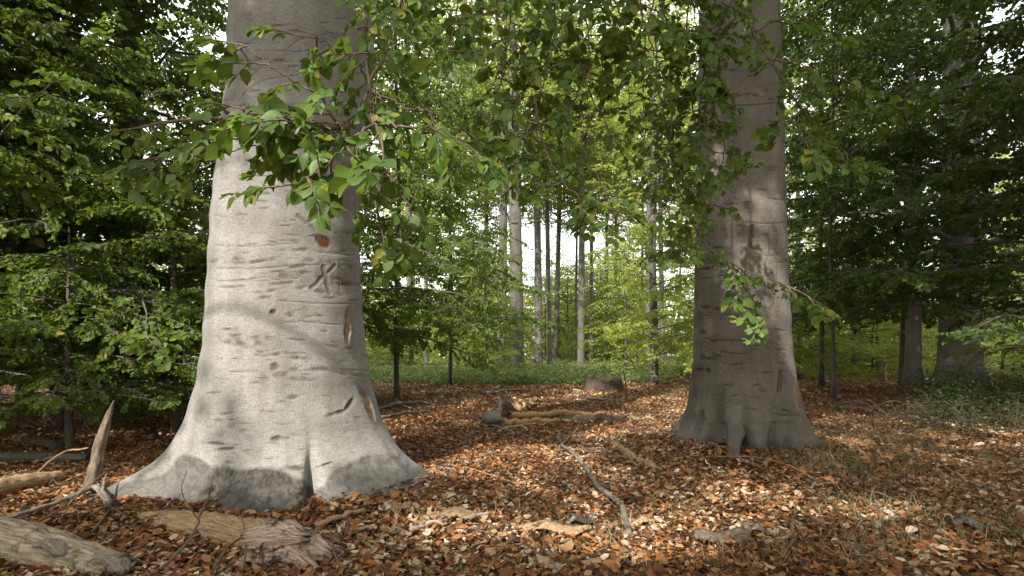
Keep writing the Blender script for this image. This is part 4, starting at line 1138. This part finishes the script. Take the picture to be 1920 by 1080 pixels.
def cover(name, label, pts, hmax, leaf, n_per, mat, seed, nbl=5):
    """low leafy undergrowth: many small leaves on short stems"""
    rng = np.random.default_rng(seed); n = len(pts) * n_per
    x = np.repeat(pts[:, 0], n_per) + rng.normal(0, .22, n); y = np.repeat(pts[:, 1], n_per) + rng.normal(0, .22, n)
    hh = np.repeat(pts[:, 2], n_per) * hmax
    z = H(x, y) + hh * rng.random(n) ** .7
    az = rng.uniform(0, 6.28, n); d = np.stack([np.cos(az), np.sin(az), rng.uniform(-.5, .4, n)], -1)
    up = np.array([0, 0, 1.0]) + rng.normal(0, .45, (n, 3)); Rm = orient(d, up)
    tv = leaf_simple(rng, 0)[0]; sz = leaf * rng.uniform(.6, 1.2, n)
    V = np.einsum('nij,vj->nvi', Rm, tv) * sz[:, None, None] + np.stack([x, y, z], -1)[:, None]
    Q = (np.array([(0, 1, 2, 3), (0, 3, 4, 5)])[None] + (np.arange(n) * 6)[:, None, None]).reshape(-1, 4)
    r_ = np.repeat(rng.random(n), 2); V = V.reshape(-1, 3)
    nb = len(pts) * nbl
    bx = np.repeat(pts[:, 0], nbl) + rng.normal(0, .2, nb); by = np.repeat(pts[:, 1], nbl) + rng.normal(0, .2, nb)
    V2, Q2, T2, r2 = blades(nb, bx, by, hmax * 1.1, .006, seed + 1)
    faces = [np.concatenate([Q, Q2 + len(V)]), T2 + len(V)]
    return solo(name, mesh_from(name, np.concatenate([V, V2]), faces, [mat], None, {'rnd': np.concatenate([r_, r2, r2])}), (0, 0, 0), label, 'undergrowth', kind='stuff')
pts = []
while len(pts) < 3400:
    D = rb.uniform(19.5, 60); px = rb.uniform(560, 1330)
    edge = 20.5 + 2.6 * math.sin(px * .012) + 1.2 * math.sin(px * .05)
    if px > 1230: edge += 3
    if D < edge: continue
    if rb.random() > 1.2 - D / 60: continue
    x, y = at(px, D); pts.append((x, y, rb.uniform(.5, 1) * min(1, .35 + (D - edge) * .3)))
cover('undergrowth', 'low green ground cover along the far edge of the open leaf litter', np.array(pts), .62, .12, 30, M['herb'], 91, nbl=2)
pts = []
while len(pts) < 1500:
    D = rb.uniform(22, 60); px = rb.choice([rb.uniform(-200, 560), rb.uniform(1480, 2100)])
    if px < 560 and D < 30: continue
    if px > 1480 and D < 26: continue
    x, y = at(px, D); pts.append((x, y, rb.uniform(.4, 1)))
cover('undergrowth', 'patchy green ground cover deep in the thickets at both sides', np.array(pts), .6, .1, 22, M['herb'], 95)
pts = []
while len(pts) < 300:
    px, py = rb.uniform(1690, 2000), rb.uniform(735, 860)
    if rb.random() < math.exp(-((py - 745) / 45) ** 2) * min(1, (px - 1670) / 120):
        g = GP(px, py); pts.append((g[0], g[1], rb.uniform(.3, 1)))
cover('bramble_thicket', 'dark green bramble thicket on the mound at the right', np.array(pts), .7, .05, 34, M['bramble'], 97, nbl=1)
pts = []
for px, py in ((1462, 826), (1470, 818), (1500, 820), (1512, 826), (1540, 818), (1525, 812), (1350, 842), (1460, 845)):
    g = GP(px, py); pts.append((g[0], g[1], rb.uniform(.4, 1)))
cover('seedlings', 'small green seedlings at the right foot of the brown grey beech', np.array(pts) * [1, 1, 1], .22, .04, 9, M['bramble'], 99, nbl=2)
# brambly stems in the mound
a = Acc()
for i in range(220):
    g = GP(rb.uniform(1680, 1980), rb.uniform(745, 815)); az = rb.uniform(0, 6.28); L = rb.uniform(.5, 1.5)
    q = resample([g, g + [math.cos(az) * L * .5, math.sin(az) * L * .5, rb.uniform(.1, .45)], g + [math.cos(az) * L, math.sin(az) * L, rb.uniform(0, .2)]], 9)
    tube(a, q, np.linspace(.007, .003, 9), 4)
solo('bramble_stems', a.mesh('bramble_stems', [M['wood_dark']], bark=True), (0, 0, 0), 'tangle of bare brown bramble stems on the mound at the right', 'bramble stems', kind='stuff')

# ------------------------------------------------------------------ dead wood
def stick(name, label, cat, pts, r0, r1, mat, seg=8, rough=.06, forks=(), group=None, n=None, flat=1.0, jag=0.0):
    """pts: photo pixels on the ground (px, py, lift m)"""
    P = np.array([GP(p[0], p[1]) + [0, 0, p[2]] for p in pts]); base = P[0].copy()
    a = Acc(); Q = resample(P, n or max(10, len(P) * 5)); rgk = np.random.default_rng(int(abs(pts[0][0] * 7 + pts[0][1])))
    Q[1:-1] += rgk.normal(0, r0 * .22, Q[1:-1].shape)
    tube(a, Q - base, np.linspace(r0, r1, len(Q)), seg, rough, .03, jag=jag, rng=rgk, flat=flat)
    for f in forks:
        i0 = f[0]; F = np.vstack([Q[int(i0 * (len(Q) - 1))], [GP(p[0], p[1]) + [0, 0, p[2]] for p in f[1]]])
        F = resample(F, max(6, len(F) * 4)); tube(a, F - base, np.linspace(f[2], f[2] * .4, len(F)), 6, rough, rng=rgk)
    return solo(name, a.mesh(name, [mat], bark=True), base, label, cat, group)

stick('fallen_branch', 'long crooked fallen branch lying on the leaves between the two beeches', 'branch', [(1052, 842, .05), (1075, 862, .06), (1100, 893, .06), (1122, 925, .05), (1150, 945, .05), (1166, 962, .05), (1174, 990, .05), (1178, 1014, .03)], .014, .021, M['wood_grey'], n=34,
      forks=[(.02, [(1075, 830, .12), (1088, 808, .16)], .010), (.02, [(1058, 825, .05), (1110, 815, .07)], .008), (.08, [(1120, 855, .05), (1160, 852, .06), (1198, 840, .07)], .008)])
stick('rotten_log', 'mossy rotten log half sunk in the leaves just left of the brown grey beech foot', 'log', [(1148, 832, .02), (1168, 850, .03), (1190, 868, .03), (1238, 890, .01)], .04, .055, M['wood_tan'], 10, .12, n=22)
# split orange logs in the middle
a = Acc(); b = GP(945, 796)
def splitlog(label, p0, p1, r, mat, flat=.75, lift=.06, forks=()):
    return stick('split_log', label, 'log', [(p0[0], p0[1], lift), ((p0[0]+p1[0])/2, (p0[1]+p1[1])/2, lift*1.25), (p1[0], p1[1], lift)], r, r * .8, mat, 12, .14, n=20, jag=.10, flat=flat, group='logs of the broken heap in the middle')
splitlog('longest split log of the heap, orange wood bared along its top', (950, 800), (1060, 797), .075, M['wood_orange'])
splitlog('brown barked log forming the right end of the heap', (1052, 796), (1170, 792), .075, M['wood_dark'], 1, .05)
splitlog('split log lying at the back of the heap', (962, 786), (1130, 786), .07, M['wood_orange'], .8, .07)
splitlog('thin pale splinter at the front of the heap, propped on the leaves', (944, 808), (1010, 800), .035, M['wood_orange'], .6, .04)
splitlog('short brown log behind the heap, next to the hollow end', (955, 772), (1000, 768), .09, M['wood_tan'], 1, .06)
a = Acc(); b = GP(940, 785); tube(a, resample([(0, 0, .02), (.04, .03, .14), (.02, .1, .26)], 8), [.12, .15, .15, .14, .15, .13, .12, .10], 20, .2, .12, jag=.1)
solo('wood_chunk', a.mesh('wood_chunk', [M['wood_dark']], bark=True), b, 'dark hollow stub of wood at the left end of the log heap', 'wood chunk')
a = Acc(); b = GP(922, 797); tube(a, resample([(-.12, 0, .03), (0, -.02, .10), (.14, .05, .05)], 8), [.06, .10, .12, .13, .12, .11, .09, .06], 18, .2, .12)
solo('wood_chunk', a.mesh('wood_chunk', [M['wood_grey']], bark=True), b, 'rounded grey lump of wood in front of the dark hollow stub', 'wood chunk')
stick('thin_stick', 'thin stick standing upright in front of the log heap', 'stick', [(996, 822, 0), (997, 822, .16), (995, 822, .33)], .010, .007, M['wood_tan'])
stick('thin_stick', 'dark dead seedling standing upright below the stump', 'stick', [(1173, 756, -.02), (1174, 756, .35), (1171, 756, .62)], .018, .010, M['wood_dark'], forks=[(.7, [(1168, 756, .75)], .008)])
for lab, pts_, r in (
    ('long thin dead branch lying on the sunlit litter below the stump', [(1085, 752, .05), (1130, 755, .08), (1180, 758, .05)], .035),
    ('dark branch lying at the edge of the ground cover, left of the stump', [(905, 741, .04), (950, 738, .08), (992, 735, .05)], .045),
    ('dark branch on the shaded litter right of the pale trunk', [(700, 775, .05), (760, 764, .10), (800, 762, .08), (825, 768, .04)], .04),
    ('lower dark branch on the shaded litter right of the pale trunk', [(705, 790, .04), (770, 782, .08), (812, 776, .05)], .03),
    ('short dead branch crossing the dark branches right of the pale trunk', [(730, 760, .05), (775, 775, .08), (800, 792, .04)], .02),
    ('thin fallen twig left of the grey lump of wood', [(878, 784, .05), (930, 805, .04), (968, 818, .03)], .014),
    ('pale thin twig curving across the leaves in the middle of the floor', [(870, 880, .03), (915, 898, .04), (975, 915, .03)], .008),
    ('bleached flat stick right of the pale trunk root', [(812, 884, .03), (845, 886, .035), (880, 893, .03)], .014),
    ('long arching dry stem in front of the brown grey beech', [(1330, 868, .06), (1420, 878, .10), (1480, 890, .08), (1530, 910, .04)], .006),
    ('dry stem arching from the foot of the brown grey beech to the lower right', [(1480, 842, .1), (1530, 852, .16), (1560, 880, .12), (1585, 912, .03)], .006),
    ('grey forked twig in the dry grass near the right edge', [(1768, 882, .04), (1800, 905, .06), (1815, 935, .04)], .012),
    ('bent pale root like stick in the lower right foreground', [(1450, 1032, .03), (1478, 1020, .05), (1488, 995, .06)], .012),
    ('dark stick in the lower right foreground, below the yellow leaf', [(1530, 1018, .03), (1580, 1052, .04), (1645, 1056, .04)], .008),
    ('thin twig lying below the long crooked branch end', [(1210, 938, .03), (1262, 942, .05), (1300, 950, .03)], .006),
    ('small twig in the leaves at the bottom centre', [(915, 1078, .03), (935, 1060, .04), (950, 1045, .03)], .008)):
    stick('fallen_twig', lab, 'twig', pts_, r, r * .6, M['wood_grey'] if r > .013 else M['wood_tan'], 7, .08, group='sticks lying on the leaf litter')
stick('bleached_stick', 'bleached broken stick in the foreground right of the pale trunk', 'stick', [(768, 1008, .04), (800, 999, .05), (838, 990, .05)], .015, .014, M['wood_pink'], 8, .12)
stick('bleached_stick', 'short whitish stick beyond the bleached broken one', 'stick', [(856, 988, .04), (888, 983, .05), (920, 976, .05)], .014, .012, M['wood_pink'], 8, .12)
stick('fallen_branch', 'dark half buried piece of wood touching the pale trunk foot at its right', 'branch', [(590, 995, .03), (640, 982, .05), (682, 966, .04)], .028, .02, M['wood_tan'], 9, .12, flat=.7)

def bark_piece(label, px, py, L, W, ang, mat, seed, lift=.05):
    rng = np.random.default_rng(seed); b = GP(px, py); nu, nv = 22, 11; L *= 1.1; W *= 1.0; lift += .02
    u = np.linspace(-.5, .5, nu)[:, None]; v = np.linspace(-.5, .5, nv)[None]
    prof = np.clip(1 - (2 * np.abs(u)) ** rng.uniform(2.2, 4), .08, 1)
    e = rng.normal(0, .05, (nu, 1)); e2 = rng.normal(0, .09, (nu, 1))
    x = u * L + v * 0 + rng.normal(0, .006, (nu, nv)); y = (v * (prof + e2) + e * .6) * W
    z = lift + .35 * W * (1 - (2 * v) ** 2) * rng.uniform(.4, 1) + .015 * np.sin(u * 9 + seed) + rng.normal(0, .005, (nu, nv)) + .06 * L * u * rng.uniform(-1, 1)
    c, s = math.cos(math.radians(ang)), math.sin(math.radians(ang))
    top = np.stack([x * c - y * s, x * s + y * c, z], -1).reshape(-1, 3); bot = top - [0, 0, .012]
    V = np.vstack([top, bot]); i = (np.arange(nu - 1)[:, None] * nv + np.arange(nv - 1)[None]); Qt = np.stack([i, i + nv, i + nv + 1, i + 1], -1).reshape(-1, 4)
    Qb = Qt[:, ::-1] + nu * nv
    ring = [k for k in range(nv)] + [k * nv + nv - 1 for k in range(1, nu)] + [(nu - 1) * nv + k for k in range(nv - 2, -1, -1)] + [k * nv for k in range(nu - 2, 0, -1)]
    ring = np.array(ring); r2 = np.roll(ring, -1)
    Qs = np.stack([ring, r2, r2 + nu * nv, ring + nu * nv], -1)
    a = Acc(); a.add(V, np.vstack([Qt, Qb, Qs]), None, .5, V[:, [1, 0, 2]])
    return solo('bark_piece', a.mesh('bark_piece', [mat], bark=True), b, label, 'piece of bark', 'pieces of bark on the litter')
bark_piece('curved brown piece of bark standing up from the leaves near the pale trunk root', 848, 978, .30, .17, -8, M['wood_tan'], 1, .03)
bark_piece('long tan slab of bark lying flat in the centre foreground', 1030, 1004, .42, .13, -12, M['wood_tan'], 2, .03)
bark_piece('small blue grey scrap of bark right of the long tan slab', 1088, 990, .18, .09, 5, M['wood_grey'], 3, .03)
bark_piece('pale brown piece of bark beside the right root of the pale trunk', 745, 965, .19, .10, -20, M['wood_tan'], 4, .03)
bark_piece('broad weathered slab of bark in the lower right foreground', 1355, 1022, .34, .20, 12, M['twig'], 5, .02)
bark_piece('small grey curl of bark right of the broad weathered slab', 1412, 1008, .12, .06, -30, M['wood_grey'], 6, .04)
bark_piece('brown scrap of bark by the end of the crooked branch', 1200, 990, .18, .10, 0, M['wood_tan'], 7, .03)
bark_piece('pale grey scrap of bark in the grass near the right edge', 1815, 1000, .16, .08, -40, M['wood_grey'], 8, .04)

# big bleached log, bottom left corner
def biglog(name, label, path, rad, mat, seg=26, rough=.05, lobes=.05, jag=.05, end_mat=None, bumps=(), seed=1):
    rng = np.random.default_rng(seed); base = np.array(path[0], float); n = 44
    P = resample(path, n); R = np.interp(np.linspace(0, 1, n), np.linspace(0, 1, len(rad)), rad)
    for f, wdt, am in bumps: R = R + am * np.exp(-((np.linspace(0, 1, n) - f) / wdt) ** 2)
    a = Acc(); tube(a, P - base, R, seg, rough, lobes, jag=jag, rng=rng)
    t = thing(name, label, 'log', base)
    part('log_body', a.mesh('log_body', [mat], bark=True), t)
    return t, base, rng
b0 = GP(-60, 1010) ; b1 = GP(235, 1068)
lg, base, rr_ = biglog('bleached_log', 'thick bleached barkless log in the bottom left corner', [b0 + [-.35, .25, .02], b0 + [0, 0, .03], (b0 + b1) / 2 + [0, -.02, .01], b1 + [-.05, 0, -.02]], [.145, .14, .135, .10], M['wood_pale'], seed=4, rough=.035, lobes=.02)
for (px, py, D, r_, an) in ((95, 1022, 2.95, .042, .3), (205, 1052, 2.85, .050, -.4)):
    a = Acc(); c0 = PX(px, py, D) - base
    tube(a, resample([c0 + [-.15, .05, -.02], c0 + [0, 0, .005], c0 + [.13, -.06, -.03]], 22), np.interp(np.linspace(0, 1, 22), [0, .3, .5, .8, 1], [.3, .9, .7, 1, .3]) * r_, 22, .16, .12, rng=rr_, flat=.7)
    part('bark_remnant', a.mesh('bark_remnant', [M['wood_grey']], bark=True), lg)
# decayed log with pink broken end, in front of the pale trunk
d0, d1 = GP(232, 978), GP(560, 1030)
lg2, base, rr_ = biglog('decayed_log', 'crumbling brown log lying in front of the pale trunk, with a pinkish splintered end', [d0 + [0, .1, -.02], d0 * .65 + d1 * .35 + [0, .04, .01], d0 * .3 + d1 * .7 + [0, 0, .01], d1 + [-.12, 0, .02]], [.05, .09, .11, .12], M['wood_tan'], seed=7, rough=.08, lobes=.06, jag=.1)
a = Acc(); e = PX(530, 1022, 3.02) - base
for (dx, dy, dz, L, r_, tz) in ((-.10, 0, .0, .34, .10, -.10), (-.06, -.06, .05, .20, .07, .10), (-.10, .05, -.03, .36, .06, -.02), (-.02, -.08, -.03, .22, .055, -.25)):
    q = resample([e + [dx - .06, dy, dz], e + [dx + L * .4, dy, dz + .02], e + [dx + L, dy - .01, dz + L * tz]], 16)
    tube(a, q, np.interp(np.linspace(0, 1, 16), [0, .25, .6, .9, 1], [.8, 1.05, .9, .6, .35]) * r_, 26, .10, .10, jag=.06, rng=rr_)
part('broken_end', a.mesh('broken_end', [M['wood_pink']], bark=True), lg2, 'pinkish white splintered end blotched with black')
# upright splinter
a = Acc(); b = GP(158, 935)
n = 26; tt = np.linspace(0, 1, n)
P = np.stack([.19 * tt + .008 * np.sin(tt * 7), .04 * tt, -.04 + .78 * tt], -1)
Rr = np.interp(tt, [0, .08, .3, .6, .8, .93, 1], [.024, .026, .028, .024, .016, .008, .002])
tube(a, P, Rr, 14, .05, .16, flat=2.0)
solo('wood_splinter', a.mesh('wood_splinter', [M['twig']], bark=True), b, 'tall pointed splinter of grey wood standing upright left of the pale trunk', 'wood splinter')
g0, g1 = GP(-70, 952), GP(112, 908)
biglog('rotting_log', 'rotting brown log running in from the left edge, above the bleached log', [g0 + [-.2, -.1, .05], g0 + [0, 0, .07], (g0 + g1) / 2 + [0, 0, .07], g1 + [0, 0, .06]], [.085, .085, .08, .06], M['wood_tan'], seed=9, rough=.05, lobes=.03, jag=.02)
g0, g1 = GP(-80, 872), GP(165, 868)
biglog('shaded_log', 'straight grey log in deep shade below the left thicket', [g0 + [-.3, 0, .05], g0 + [0, 0, .06], (g0 + g1) / 2 + [0, 0, .06], g1 + [0, 0, .05]], [.06, .06, .055, .045], M['bark_dark'], seed=10, rough=.03, lobes=.02, jag=.01)
g0, g1 = GP(50, 836), GP(112, 850)
biglog('shaded_log', 'short dark log in deep shade behind the straight grey one', [g0 + [-.2, .1, .05], g0 + [0, 0, .06], g1 + [0, 0, .05]], [.08, .08, .06], M['wood_dark'], seed=12, rough=.04, lobes=.03, jag=.02)
stick('fallen_branch', 'pale grey branch with a torn root end, left of the pale trunk', 'branch', [(20, 982, .04), (80, 968, .06), (140, 947, .07), (172, 937, .09), (190, 945, .08), (206, 958, .05)], .013, .026, M['wood_grey'], n=28, forks=[(.75, [(178, 925, .12), (172, 918, .15)], .016), (.8, [(195, 940, .14), (200, 932, .18)], .012)])
stick('fallen_branch', 'thin branch leaning from the left edge onto the upright splinter', 'branch', [(30, 915, .04), (70, 905, .08), (88, 905, .16), (165, 925, .36)], .011, .006, M['wood_tan'], n=24)
# dead twiggy branches in the lower left
stick('dead_twig', 'bare forked twig rising in front of the decayed log and the trunk foot', 'twig', [(300, 1079, .03), (352, 1060, .12), (380, 1030, .22), (398, 1000, .28)], .009, .004, M['twig'], n=24,
      forks=[(.5, [(345, 1035, .30), (350, 1000, .38)], .004), (.6, [(420, 1040, .34), (480, 1020, .44)], .004), (.85, [(400, 1010, .36), (408, 1000, .40)], .003), (.8, [(440, 1020, .3), (500, 1040, .28)], .003)])
stick('dead_twig', 'bare thin twig standing in front of the pinkish log end', 'twig', [(640, 1078, .0), (625, 1074, .14), (622, 1070, .22)], .006, .003, M['twig'], forks=[(.5, [(640, 1074, .2)], .003)])
stick('dead_twig', 'tangled bare twig between the bleached log and the decayed log', 'twig', [(170, 1010, .03), (195, 1000, .10), (215, 1010, .24)], .007, .004, M['twig'], forks=[(.3, [(150, 990, .14), (120, 985, .16)], .004), (.6, [(240, 1010, .2), (262, 1030, .3)], .004)])
stick('dead_twig', 'long thin twig rising left of the trunk foot over the grey branch', 'twig', [(110, 985, .02), (150, 955, .12), (200, 940, .22)], .006, .003, M['twig'], forks=[(.5, [(175, 960, .2), (188, 985, .1)], .003)])

for lab, pts_, r_ in (
    ('thin dark twig curving over the decayed log', [(250, 965, .12), (300, 985, .16), (350, 995, .15), (400, 985, .19)], .005),
    ('bare twig lying between the bleached log and the pale trunk foot', [(60, 1000, .05), (130, 985, .12), (190, 975, .10), (240, 985, .05)], .007),
    ('slanting grey twig at the bottom edge below the decayed log', [(400, 1078, .03), (440, 1050, .10), (480, 1040, .12)], .008),
    ('forked twig poking up left of the pinkish log end', [(455, 1078, .0), (462, 1060, .14), (452, 1050, .24)], .006),
    ('pale twig propped against the splintered log end', [(600, 1060, .02), (640, 1030, .10), (660, 1010, .12)], .006)):
    stick('dead_twig', lab, 'twig', pts_, r_, r_ * .5, M['twig'], 6, .05, n=24)
# stump on the far litter
def stump(label, b, r, h, mat, seed):
    rng = np.random.default_rng(seed); n = 12; seg = 40; th_ = np.linspace(0, 2*math.pi, seg, endpoint=False)
    zz = np.linspace(-.05, h, n); V = []
    topo = .16 * h * np.sin(th_ * 2 + 1) + .08 * h * np.sin(5 * th_) + rng.normal(0, .045, seg)
    for k, z_ in enumerate(zz):
        f = k / (n - 1); rad = r * (1 + .3 * (1 - f) ** 2 * (.6 + .5 * np.sin(3 * th_ + seed) + .3 * np.sin(5 * th_))) * (1 + .03 * np.sin(11 * th_) + rng.normal(0, .01, seg))
        V.append(np.stack([rad * np.cos(th_), rad * np.sin(th_), z_ + topo * f], -1))
    V.append(np.stack([r * .88 * np.cos(th_), r * .88 * np.sin(th_), h * .93 + topo * .6], -1))
    V.append(np.stack([r * .4 * np.cos(th_), r * .4 * np.sin(th_), np.full(seg, h * .86)], -1))
    V = np.concatenate(V); m_ = n + 2
    i = np.arange(m_ - 1)[:, None] * seg; j = np.arange(seg)[None]; j2 = (j + 1) % seg
    Q = np.stack([i + j, i + j2, i + seg + j2, i + seg + j], -1).reshape(-1, 4)
    V = np.vstack([V, [0, 0, h * .84]]); k = np.arange(seg); T = np.stack([k + (m_ - 1) * seg, (k + 1) % seg + (m_ - 1) * seg, np.full(seg, len(V) - 1)], -1)
    bk = np.stack([np.arctan2(V[:, 1], V[:, 0]) * r, V[:, 2], V[:, 0] * 0], -1)
    a = Acc(); a.add(V, Q, T, .5, bk)
    return solo('tree_stump', a.mesh('tree_stump', [mat], bark=True), b, label, 'tree stump')
stump('low wide dark tree stump at the edge of the ground cover', GP(1131, 732), .52, .36, M['wood_dark'], 3)
# snag at right
stick('broken_stem', 'small bare broken stem in the sun behind the litter at the right', 'stick', [(1658, 718, 0), (1656, 718, .4), (1663, 718, .85)], .07, .06, M['wood_pale'], 10)
stick('fallen_branch', 'bare pale arched branch on top of the bramble mound', 'branch', [(1742, 752, .2), (1770, 748, .42), (1800, 752, .32)], .03, .015, M['wood_grey'])
print('scene built')
